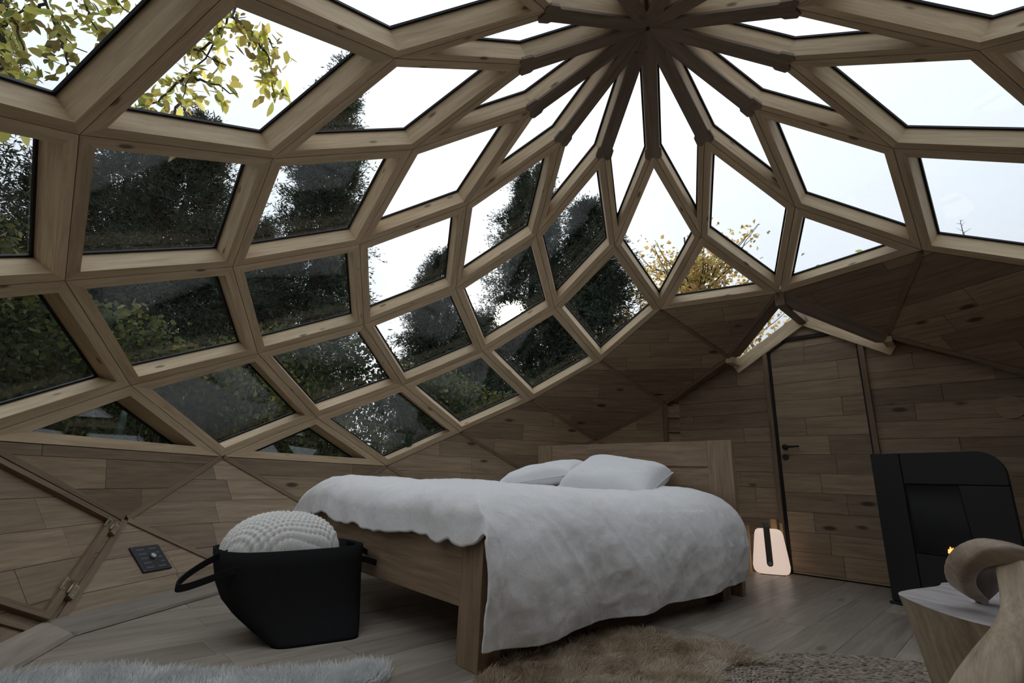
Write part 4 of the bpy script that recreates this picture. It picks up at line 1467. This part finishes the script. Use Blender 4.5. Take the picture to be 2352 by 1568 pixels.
wo = [(-2.02, -0.93), (-1.97, -0.87), (-1.85, -0.80), (-1.74, -0.755), (-1.62, -0.76), (-1.5, -0.74), (-1.36, -0.71), (-1.22, -0.64), (-1.13, -0.59), (-1.05, -0.52), (-0.98, -0.53), (-0.96, -0.60), (-1.02, -0.72), (-1.12, -0.85), (-1.25, -1.0), (-1.4, -1.12), (-1.6, -1.22), (-1.8, -1.18), (-1.95, -1.05)]
fleece('white_sheepskin', wo, M['fleecewhite'], M['hide'], 'shaggy white sheepskin on the floor in front of the basket', 30000, 0.055, lambda x, y: 0.55 + 0.4 * noise.noise(V3((x * 9, y * 9, 0))), (-0.1, 0.25))
bo = [(-0.70, -0.50), (-0.62, -0.36), (-0.50, -0.16), (-0.40, 0.0), (-0.30, 0.12), (-0.20, 0.20), (-0.08, 0.18), (0.02, 0.13), (0.10, 0.10), (0.18, 0.07), (0.26, 0.04), (0.33, -0.03), (0.35, -0.09), (0.28, -0.13), (0.20, -0.15), (0.13, -0.19), (0.10, -0.28), (0.05, -0.42), (-0.02, -0.6), (-0.15, -0.78), (-0.35, -0.88), (-0.55, -0.85), (-0.68, -0.70)]


def goldtone(x, y):
    t = 0.45 + 0.35 * noise.noise(V3((x * 5, y * 5, 3.0))) + 0.15 * noise.noise(V3((x * 16, y * 16, 1.0)))
    if x > 0.16: t += (x - 0.16) * 2.2 * (1 if y < 0.02 else 0.1)
    return t


fleece('golden_sheepskin', bo, M['fleecegold'], M['hide'], 'golden brown sheepskin lying beside the bed', 60000, 0.045, goldtone, (0.25, -0.25))

# round braided grass rug
M['grass'] = leafmat('braided seagrass', [(0.13, 0.105, 0.075), (0.24, 0.20, 0.15), (0.34, 0.29, 0.225), (0.25, 0.19, 0.15), (0.40, 0.36, 0.29)], trans=0.0, spec=0.1)
rc = V3((0.72, -0.66, 0.0))
RR = 0.755
vs, fs, tn = [], [], []
unit = []
for s in range(4):
    x = (-1, -0.45, 0.45, 1)[s]
    r = (0.15, 1, 1, 0.15)[s]
    for k in range(5):
        a = 2 * PI * k / 5
        unit.append((x, r * math.cos(a), r * math.sin(a)))
unit = np.array(unit)
uf = []
for s in range(3):
    for k in range(5):
        uf.append((s * 5 + k, s * 5 + (k + 1) % 5, (s + 1) * 5 + (k + 1) % 5, (s + 1) * 5 + k))
uf = np.array(uf)
allv, allf = [], []
cnt = 0
r = RR
while r > 0.30:
    nst = int(2 * PI * r / 0.017)
    for k in range(nst):
        a = 2 * PI * (k + 0.5 * (int(r / 0.0105) % 2)) / nst
        skew = 0.55 if (k % 2) else -0.1
        cs, sn = math.cos(a), math.sin(a)
        tx, ty = -sn, cs
        ca, sa = math.cos(skew + rng.normal(0, 0.15)), math.sin(skew + rng.normal(0, 0.15))
        dx, dy = tx * ca + cs * sa, ty * ca + sn * sa
        ex_, ey_ = -dy, dx
        px, py = rc.x + r * cs, rc.y + r * sn
        if py < -1.35 and px < 0: continue
        L_ = unit[:, :1] * 0.0125; W_ = unit[:, 1:2] * 0.0048; Zz = unit[:, 2:3] * 0.0052
        v = np.concatenate([px + dx * L_ + ex_ * W_, py + dy * L_ + ey_ * W_, 0.0085 + rng.normal(0, 0.001) + Zz], 1)
        allv.append(v); allf.append(uf + cnt * 20); tn.append(np.full(20, rng.uniform(0, 1)))
        cnt += 1
    r -= 0.0105
RF = Matrix.Translation(rc)
rug = prism('braided_rug', [rc + V3((RR * math.cos(a), RR * math.sin(a), 0.0005)) for a in [2 * PI * k / 64 for k in range(64)]], V3((0, 0, 0.006)), M['dark'], None, RF)
tag(rug, 'round braided seagrass rug under the stump chair', 'rug')
br_ = put_np('braid', np.concatenate(allv), np.concatenate(allf), M['grass'], rug, RF, smooth=True, attr=np.concatenate(tn))
br_['kind'] = 'stuff'

# ------------------------------------------------------------------ garden outside
GZ = -0.40
ground = prism('ground', [V3((60 * math.cos(a), 60 * math.sin(a), GZ - 0.1)) for a in [2 * PI * k / 48 for k in range(48)]], V3((0, 0, 0.1)), M['soil'])
tag(ground, 'dark garden ground around the dome', 'ground', kind='structure')
M['bark'] = plain('bark', (0.035, 0.028, 0.022), rough=0.95, noise_scale=12, noise_amt=0.4)
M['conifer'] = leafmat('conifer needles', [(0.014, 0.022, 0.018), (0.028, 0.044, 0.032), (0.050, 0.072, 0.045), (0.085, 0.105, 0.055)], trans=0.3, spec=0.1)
M['hedge'] = leafmat('beech leaves', [(0.025, 0.036, 0.014), (0.06, 0.085, 0.03), (0.12, 0.14, 0.05), (0.30, 0.25, 0.07)], trans=0.45, spec=0.2)
M['autumn'] = leafmat('autumn leaves', [(0.28, 0.16, 0.05), (0.50, 0.32, 0.10), (0.66, 0.44, 0.18), (0.60, 0.50, 0.16), (0.32, 0.30, 0.09)], trans=0.65, spec=0.1)
M['walnut'] = leafmat('walnut leaf', [(0.14, 0.17, 0.05), (0.42, 0.45, 0.10), (0.72, 0.72, 0.17), (0.90, 0.84, 0.28), (0.26, 0.30, 0.08)], trans=0.8, use_obj=True, spec=0.15)
CAMV = V3(CAM_C.tolist())


def gpos(az, dist):
    a = math.radians(az)
    return V3((CAMV.x + dist * math.sin(a), CAMV.y + dist * math.cos(a), GZ))


def unitv(a):
    return a / np.linalg.norm(a, axis=-1, keepdims=True)


def conifer_mesh(seed, Ht, R, nb, per, nl):
    """Foliage of a cypress around the origin: feathery twigs set with small scales on drooping boughs."""
    g = np.random.default_rng(seed)
    t = 1 - (1 - g.uniform(0.02, 0.998, nb)) ** 0.72
    az = g.uniform(0, 2 * PI, nb)
    prof = np.clip(1 - t, 0, 1) ** 0.72 * (0.85 + 0.2 * np.sin(t * 23 + az * 3) + 0.15 * np.sin(t * 61 + az))
    Lb = R * prof * g.uniform(0.5, 1.15, nb) + 0.10
    s = g.uniform(0.12, 1.0, (nb, per)) ** 0.7
    rad = s * Lb[:, None]
    zz = (t * Ht)[:, None] + rad * 0.45 - 0.30 * rad ** 2 / np.maximum(Lb[:, None], 0.2) + g.normal(0, 0.06, (nb, per))
    a2 = az[:, None] + g.normal(0, 0.15, (nb, per)) * np.minimum(1, 0.5 / np.maximum(rad, 0.1))
    c = np.stack([rad * np.cos(a2), rad * np.sin(a2), zz], -1).reshape(-1, 3)
    outw = np.stack([np.cos(a2), np.sin(a2), np.full_like(a2, 0.35)], -1).reshape(-1, 3)
    n = len(c)
    d0 = unitv(outw * 0.9 + g.normal(0, 0.55, (n, 3)))
    tw = g.uniform(0.12, 0.30, (n, 1, 1))
    sp = g.uniform(0, 1, (n, nl, 1))
    b = c[:, None, :] + d0[:, None, :] * sp * tw + np.array([0, 0, -0.25]) * (sp * tw) ** 2 / tw + g.normal(0, 0.012, (n, nl, 3))
    d = unitv(d0[:, None, :] + g.normal(0, 0.55, (n, nl, 3)))
    ln = g.uniform(0.045, 0.11, (n, nl, 1))
    sd = unitv(np.cross(d, g.normal(0, 1, (n, nl, 3)))) * g.uniform(0.006, 0.0125, (n, nl, 1))
    v = np.stack([b, b + d * ln * 0.5 + sd, b + d * ln, b + d * ln * 0.5 - sd], 2).reshape(-1, 3)
    f = np.arange(n * nl * 4).reshape(-1, 4)
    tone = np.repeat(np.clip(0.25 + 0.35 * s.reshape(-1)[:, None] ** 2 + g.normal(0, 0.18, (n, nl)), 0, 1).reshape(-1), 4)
    return v, f, tone


conifers = [
    # az, distance, height, radius, boughs, label
    (-33.0, 9.2, 9.35, 1.45, 620, 'tall pointed dark cypress whose tip rises highest over the glazing'),
    (-46.5, 8.6, 6.5, 1.75, 640, 'broad dark cypress behind the walnut branches'),
    (-39.5, 10.5, 6.0, 1.9, 560, 'dark cypress filling the gap between the pointed and the broad one'),
    (-55.5, 9.2, 5.6, 1.7, 520, 'dark cypress left of the broad one'),
    (-51.5, 9.6, 6.7, 1.9, 600, 'dark cypress between the broad one and its lower neighbour'),
    (-64.0, 8.2, 6.6, 1.6, 480, 'leftmost dark cypress, behind the hanging walnut leaves'),
    (-18.6, 10.2, 5.9, 1.35, 420, 'slender dark cypress just left of the sun'),
    (-7.2, 11.0, 8.9, 2.45, 640, 'tall dark cypress that the low sun shines through'),
    (0.2, 11.6, 8.1, 2.3, 620, 'dark cypress right of the sun beside the autumn tree'),
    (5.2, 12.6, 4.7, 1.6, 400, 'short dark conifer in front of the autumn tree'),
    (-14.0, 12.5, 5.2, 2.0, 380, 'low dark cypress behind the slender one'),
]
sd_n = np.array(SUN_DIR)


def sun_gap(cen, seed, a0, a1):
    """True for foliage to keep: the crown is thin where the low sun stands behind it."""
    q = cen - CAM_C
    ang_ = np.degrees(np.arccos(np.clip((q @ sd_n) / np.linalg.norm(q, axis=1), -1, 1)))
    return np.random.default_rng(seed).uniform(0, 1, len(cen)) < np.clip((ang_ - a0) / (a1 - a0), 0, 1)


protos = {}
for i, (az, dist, ht, R, nb, lab) in enumerate(conifers):
    p = gpos(az, dist)
    F = Matrix.Translation(p)
    tr_ = empty('cypress_tree', F)
    tag(tr_, lab, 'tree', 'cypress trees beyond the hedge')
    near_sun = az == -7.2
    key = 'sun%d' % i if near_sun else ('open' if az < -50 else ('slim' if R / ht < 0.2 else 'broad'))
    if key not in protos:
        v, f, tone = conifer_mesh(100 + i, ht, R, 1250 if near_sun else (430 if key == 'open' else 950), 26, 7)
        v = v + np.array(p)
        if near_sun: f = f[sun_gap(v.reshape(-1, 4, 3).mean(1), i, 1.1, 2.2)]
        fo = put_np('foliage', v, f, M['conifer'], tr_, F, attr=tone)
        protos[key] = (fo.data, ht, R)
    else:
        me, h0, r0 = protos[key]
        fo = bpy.data.objects.new('foliage', me)
        place(fo, tr_, F @ Matrix.Rotation(1.3 * i, 4, 'Z') @ Matrix.Diagonal((R / r0, R / r0, ht / h0, 1)))
    fo['kind'] = 'stuff'
    tube('trunk', [p, p + V3((0.03, 0.02, ht * 0.5)), p + V3((0, 0.03, ht * 0.99))], [0.16, 0.09, 0.012], M['bark'], tr_, F, seg=8)

# hedge of beech along the outside of the glazing
hed = empty('hedge', Matrix.Translation((0, 0, GZ)))
tag(hed, 'leafy beech hedge close outside the lower windows', 'hedge')
nlf = 52000
g = np.random.default_rng(77)
ang = np.radians(g.uniform(-128, 12, nlf))
edge = 4.15 + 0.12 * np.sin(ang * 9) + g.exponential(0.16, nlf)
topz = 1.95 + 0.15 * np.sin(ang * 7 + 1) + 0.1 * np.sin(ang * 23)
zz = GZ + (topz - GZ) * g.uniform(0, 1, nlf) ** 0.9 + np.where(g.uniform(0, 1, nlf) < 0.03, g.exponential(0.12, nlf), 0)
c = np.stack([edge * np.sin(ang), edge * np.cos(ang), zz], 1)
cl = np.stack([np.floor(c[:, 0] * 4), np.floor(c[:, 1] * 4), np.floor(c[:, 2] * 4)], 1)
c += 0.05 * np.sin(c[:, [1, 2, 0]] * 21)
dirv = unitv(g.normal(0, 1, (nlf, 3)) + np.array([0, 0, -0.35]))
sdv = unitv(np.cross(dirv, g.normal(0, 1, (nlf, 3))))
ln = g.uniform(0.035, 0.075, (nlf, 1))
nv_ = np.cross(dirv, sdv)
v = np.stack([c, c + dirv * ln * 0.35 + sdv * ln * 0.33 + nv_ * ln * 0.08, c + dirv * ln * 0.75 + sdv * ln * 0.24 + nv_ * ln * 0.05, c + dirv * ln,
              c + dirv * ln * 0.75 - sdv * ln * 0.24 + nv_ * ln * 0.05, c + dirv * ln * 0.35 - sdv * ln * 0.33 + nv_ * ln * 0.08], 1).reshape(-1, 3)
f = np.arange(nlf * 6).reshape(-1, 6)
keep = sun_gap(c, 3, 1.1, 2.2)
tone = np.repeat(np.clip(0.35 + 0.25 * np.sin(c[:, 0] * 3 + c[:, 2] * 4) + g.normal(0, 0.22, nlf), 0, 1), 6)
fo = put_np('leaves', v, f[keep], M['hedge'], hed, attr=tone)
fo['kind'] = 'stuff'
sv, sf, cnt = [], [], 0
for k in range(420):
    a = math.radians(rnd.uniform(-128, 12)); r = 4.3 + rnd.uniform(0, 0.25)
    p = V3((r * math.sin(a), r * math.cos(a), GZ)); h = rnd.uniform(1.6, 2.4)
    q1 = p + V3((rnd.gauss(0, 0.12), rnd.gauss(0, 0.12), h * 0.5)); q2 = q1 + V3((rnd.gauss(0, 0.15), rnd.gauss(0, 0.15), h * 0.5))
    for (u_, v_, r0, r1) in ((p, q1, 0.011, 0.008), (q1, q2, 0.008, 0.002)):
        for w_, rr_ in ((u_, r0), (v_, r1)):
            for m_ in range(4):
                sv.append((w_.x + rr_ * math.cos(m_ * PI / 2), w_.y + rr_ * math.sin(m_ * PI / 2), w_.z))
        for m_ in range(4): sf.append((cnt + m_, cnt + (m_ + 1) % 4, cnt + 4 + (m_ + 1) % 4, cnt + 4 + m_))
        cnt += 8
so_ = put_np('stems', np.array(sv), np.array(sf), M['bark'], hed)
so_['kind'] = 'stuff'

# autumn tree beside the entrance gable
ap = gpos(12.0, 13.0)
AT = empty('autumn_tree', Matrix.Translation(ap))
tag(AT, 'autumn tree with sparse golden leaves and bare top twigs', 'tree')
g = np.random.default_rng(31)
tube('trunk', [ap, ap + V3((0.1, 0, 2.0)), ap + V3((0.0, 0.1, 4.8)), ap + V3((-0.1, 0, 7.6))], [0.15, 0.11, 0.06, 0.02], M['bark'], AT, WM[AT.name], seg=8)
lc = []
for k in range(110):
    z0 = rnd.uniform(1.8, 6.6)
    a = rnd.uniform(0, 2 * PI)
    le = rnd.uniform(1.2, 2.7) * (1.15 - 0.55 * (z0 - 2.2) / 4.4)
    p0 = ap + V3((0, 0, z0))
    pts = [p0]
    for s in range(1, 7):
        t = s / 6
        pts.append(p0 + V3((math.cos(a) * le * t + rnd.gauss(0, 0.05), math.sin(a) * le * t + rnd.gauss(0, 0.05), le * (0.55 * t + 0.25 * t * t) + rnd.gauss(0, 0.04))))
    tube('branch', pts, [0.025 * (1 - 0.9 * s / 6) + 0.003 for s in range(7)], M['bark'], AT, WM[AT.name], seg=5)
    for s in range(95):
        t = rnd.uniform(0.25, 1.0)
        i0 = min(int(t * 6), 5)
        p = pts[i0].lerp(pts[i0 + 1], t * 6 - i0)
        if p.z > 5.9 and rnd.random() < min(0.95, (p.z - 5.9) * 0.55 + 0.15): continue
        lc.append(p + V3((rnd.gauss(0, 0.2), rnd.gauss(0, 0.2), rnd.gauss(0, 0.17))))
lc = np.array([tuple(p) for p in lc]); nlf = len(lc)
dirv = unitv(g.normal(0, 1, (nlf, 3)) + np.array([0, 0, -0.3])); sdv = unitv(np.cross(dirv, g.normal(0, 1, (nlf, 3))))
ln = g.uniform(0.07, 0.14, (nlf, 1)); nv_ = np.cross(dirv, sdv)
v = np.stack([lc, lc + dirv * ln * 0.4 + sdv * ln * 0.42 + nv_ * ln * 0.15, lc + dirv * ln * 0.7 + sdv * ln * 0.2, lc + dirv * ln, lc + dirv * ln * 0.7 - sdv * ln * 0.2, lc + dirv * ln * 0.4 - sdv * ln * 0.42 + nv_ * ln * 0.15], 1).reshape(-1, 3)
fo = put_np('leaves', v, np.arange(nlf * 6).reshape(-1, 6), M['autumn'], AT, WM[AT.name], attr=np.repeat(np.clip(g.uniform(0, 1, nlf), 0, 1), 6))
fo['kind'] = 'stuff'

# bare treetop far away on the door side
bp_ = gpos(36.3, 26.0)
bt = empty('bare_larch', Matrix.Translation(bp_))
tag(bt, 'far bare larch with only its thin leafless tip above the panel', 'tree')
zt = CAMV.z + 26 * math.tan(math.radians(23.3))
tube('trunk', [bp_, V3((bp_.x, bp_.y, zt * 0.6)), V3((bp_.x, bp_.y, zt))], [0.18, 0.08, 0.008], M['bark'], bt, WM[bt.name], seg=6)
for k in range(26):
    z0 = zt - 0.08 - k * 0.11
    a = k * 2.4
    le = 0.12 + 0.03 * k
    p0 = V3((bp_.x, bp_.y, z0))
    tube('twig', [p0, p0 + V3((math.cos(a) * le, math.sin(a) * le, le * 0.55))], [0.012, 0.004], M['bark'], bt, WM[bt.name], seg=4)

# green fence posts outside the low windows
for (px, py, dd, lab) in ((282, 960, 3.55, 'dark green fence post outside the window behind the basket'), (945, 965, 4.6, 'dark green fence post outside the low window left of the headboard')):
    p = at(px, py, dd)
    o = tube('fence_post', [V3((p.x, p.y, GZ)), V3((p.x, p.y, 0.95)), V3((p.x, p.y, 1.0))], [0.024, 0.024, 0.018], plain('post green', (0.02, 0.045, 0.03), rough=0.5), None, Matrix.Translation((p.x, p.y, GZ)), seg=12)
    tag(o, lab, 'post')

# walnut tree: trunk out of view, boughs hanging over the upper panes with single leaves
WT = V3((-5.6, -2.6, GZ))
wal = empty('walnut_tree', Matrix.Translation(WT))
tag(wal, 'walnut tree whose yellow-green leafy branches hang over the upper panes', 'tree')
tube('trunk', [WT, WT + V3((0.15, 0.1, 1.6)), WT + V3((0.3, 0.3, 3.4)), WT + V3((0.8, 0.8, 5.0))], [0.20, 0.16, 0.11, 0.05], M['bark'], wal, WM[wal.name], seg=10)
leaf_me = []
for k in range(4):
    wv, wf = [], []
    prof = [(0.0, 0.0), (0.12, 0.12), (0.3, 0.235), (0.5, 0.27), (0.7, 0.22), (0.88, 0.11), (1.0, 0.0)]
    curl = (0.05, 0.14, -0.06, 0.22)[k]
    for j, (x, y) in enumerate(prof):
        zc = -curl * x * x
        wv += [(x, -y, zc + 0.35 * y * (0.5 + 0.3 * k / 3)), (x, 0, zc), (x, y, zc + 0.35 * y * (0.5 + 0.3 * k / 3))]
    for j in range(len(prof) - 1):
        for s in (0, 1):
            wf.append((j * 3 + s, (j + 1) * 3 + s, (j + 1) * 3 + s + 1, j * 3 + s + 1))
    me = bpy.data.meshes.new('leaf'); me.from_pydata(wv, [], wf); me.materials.append(M['walnut'])
    me.polygons.foreach_set('use_smooth', [True] * len(me.polygons)); me.validate()
    leaf_me.append(me)


def put_leaf(p, d, up, size, parent):
    o = bpy.data.objects.new('leaf', leaf_me[rnd.randrange(4)])
    F = frame(p, d, up) @ Matrix.Diagonal((size, size * rnd.uniform(0.6, 1.0), size, 1))
    place(o, parent, F)
    return o


stems = [  # pixel polylines with depth, leaf count
    ([(560, -60, 3.9), (530, 30, 3.8), (500, 90, 3.75), (440, 170, 3.7), (420, 225, 3.65)], 26),
    ([(530, 30, 3.8), (590, 90, 3.75), (620, 150, 3.7), (630, 215, 3.7)], 34),
    ([(560, 60, 3.8), (600, 90, 3.75), (640, 110, 3.75)], 12),
    ([(440, 170, 3.7), (390, 200, 3.6), (350, 245, 3.6), (290, 268, 3.55)], 20),
    ([(440, 170, 3.7), (490, 195, 3.7), (545, 215, 3.7)], 9),
    ([(500, 90, 3.75), (450, 110, 3.7), (520, 150, 3.7)], 10),
    ([(420, 225, 3.65), (400, 270, 3.6), (378, 330, 3.55)], 8),
    ([(-60, -20, 3.5), (30, 40, 3.5), (60, 110, 3.45), (40, 170, 3.4)], 20),
    ([(90, -60, 3.6), (110, 20, 3.5), (130, 80, 3.5), (200, 120, 3.45)], 20),
    ([(170, -60, 3.6), (200, 20, 3.5), (205, 45, 3.5), (240, 80, 3.5)], 20),
    ([(270, -60, 3.6), (260, 0, 3.55), (300, 30, 3.5)], 15),
    ([(-40, 100, 3.4), (10, 150, 3.4), (30, 200, 3.4), (90, 215, 3.4)], 14),
    ([(110, 20, 3.5), (60, 10, 3.5), (10, 60, 3.5), (-30, 80, 3.4)], 16),
    ([(130, 80, 3.5), (160, 130, 3.4), (120, 185, 3.4)], 10),
    ([(30, 200, 3.4), (45, 260, 3.3), (60, 310, 3.3)], 7),
]
nb_ = 0
for poly, nleaf in stems:
    pts = []
    raw = [at(*p) for p in poly]
    for i in range(len(raw) - 1):
        for k in range(4):
            pts.append(raw[i].lerp(raw[i + 1], k / 4) + V3((rnd.gauss(0, 0.012), rnd.gauss(0, 0.012), rnd.gauss(0, 0.012))))
    pts.append(raw[-1])
    br = tube('branch', pts, [0.010 * (1 - 0.85 * i / len(pts)) + 0.0012 for i in range(len(pts))], M['bark'], wal, Matrix.Translation(pts[0]), seg=6)
    for k in range(int(nleaf * 1.22)):
        t = rnd.uniform(0.15, 1.0) * (len(pts) - 1)
        i0 = min(int(t), len(pts) - 2)
        p = pts[i0].lerp(pts[i0 + 1], t - i0) + V3((rnd.gauss(0, 0.05), rnd.gauss(0, 0.05), rnd.gauss(0, 0.04)))
        d = V3((rnd.gauss(0, 0.6), rnd.gauss(0, 0.6), -0.75 + rnd.gauss(0, 0.5)))
        up = V3((rnd.gauss(0, 1), rnd.gauss(0, 1), rnd.gauss(0, 1)))
        if d.cross(up).length < 0.1: up = V3((1, 0, 0))
        put_leaf(p, d, up, rnd.uniform(0.065, 0.145), br)

# smaller leaflets between the single leaves
lv, lt = [], []
for poly, nleaf in stems:
    raw = [at(*p) for p in poly]
    for k in range(int(nleaf * 2.2)):
        i0 = rnd.randrange(len(raw) - 1)
        p = raw[i0].lerp(raw[i0 + 1], rnd.random()) + V3((rnd.gauss(0, 0.07), rnd.gauss(0, 0.07), rnd.gauss(0, 0.06)))
        d = V3((rnd.gauss(0, 0.6), rnd.gauss(0, 0.6), -0.6 + rnd.gauss(0, 0.5))).normalized()
        sd_ = d.cross(V3((rnd.gauss(0, 1), rnd.gauss(0, 1), rnd.gauss(0, 1)))).normalized()
        z_ = rnd.uniform(0.04, 0.115)
        lv += [tuple(p), tuple(p + d * z_ * 0.35 + sd_ * z_ * 0.26), tuple(p + d * z_ * 0.75 + sd_ * z_ * 0.18), tuple(p + d * z_), tuple(p + d * z_ * 0.75 - sd_ * z_ * 0.18), tuple(p + d * z_ * 0.35 - sd_ * z_ * 0.26)]
        lt += [rnd.random()] * 6
M['leaflet'] = leafmat('walnut leaflet', [(0.12, 0.10, 0.04), (0.30, 0.24, 0.07), (0.50, 0.47, 0.11), (0.66, 0.56, 0.17), (0.24, 0.15, 0.06)], trans=0.65, spec=0.1)
lo_ = put_np('leaflets', np.array(lv), np.arange(len(lv)).reshape(-1, 6), M['leaflet'], wal, attr=np.array(lt))
lo_['kind'] = 'stuff'

# fallen leaves lying on the outside of the lowest panes above the entrance
for (kk, cc, px, py, lab) in ((2, 6.5, 1905, 606, 'curled dry leaf standing on the pane above the gable, pointing upward'), (2, 6.5, 1985, 578, 'dry leaf on the pane above the gable, nearest the dark panel corner'), (2, 6.5, 1870, 617, 'flat dry leaf on the pane edge above the gable ridge'),
                              (2, 5.5, 1690, 660, 'dry leaf on the pane edge under the autumn tree, nearest the ridge'), (2, 5.5, 1600, 672, 'dry leaf on the pane edge under the autumn tree, nearest the bed')):
    n_ = rhomb_normal(kk, cc)
    p = onplane(px, py, n_, n_.dot(DV(kk, cc)) + DEP + 0.016)
    o = bpy.data.objects.new('fallen_leaf', leaf_me[1])
    place(o, None, frame(p, T6 * rnd.uniform(-1, 1) + V3((0, 0, rnd.uniform(-0.2, 0.5))), n_ + T6 * 0.5) @ Matrix.Diagonal((0.055, 0.055, 0.055, 1)))
    tag(o, lab, 'leaf', 'fallen leaves on the glass')
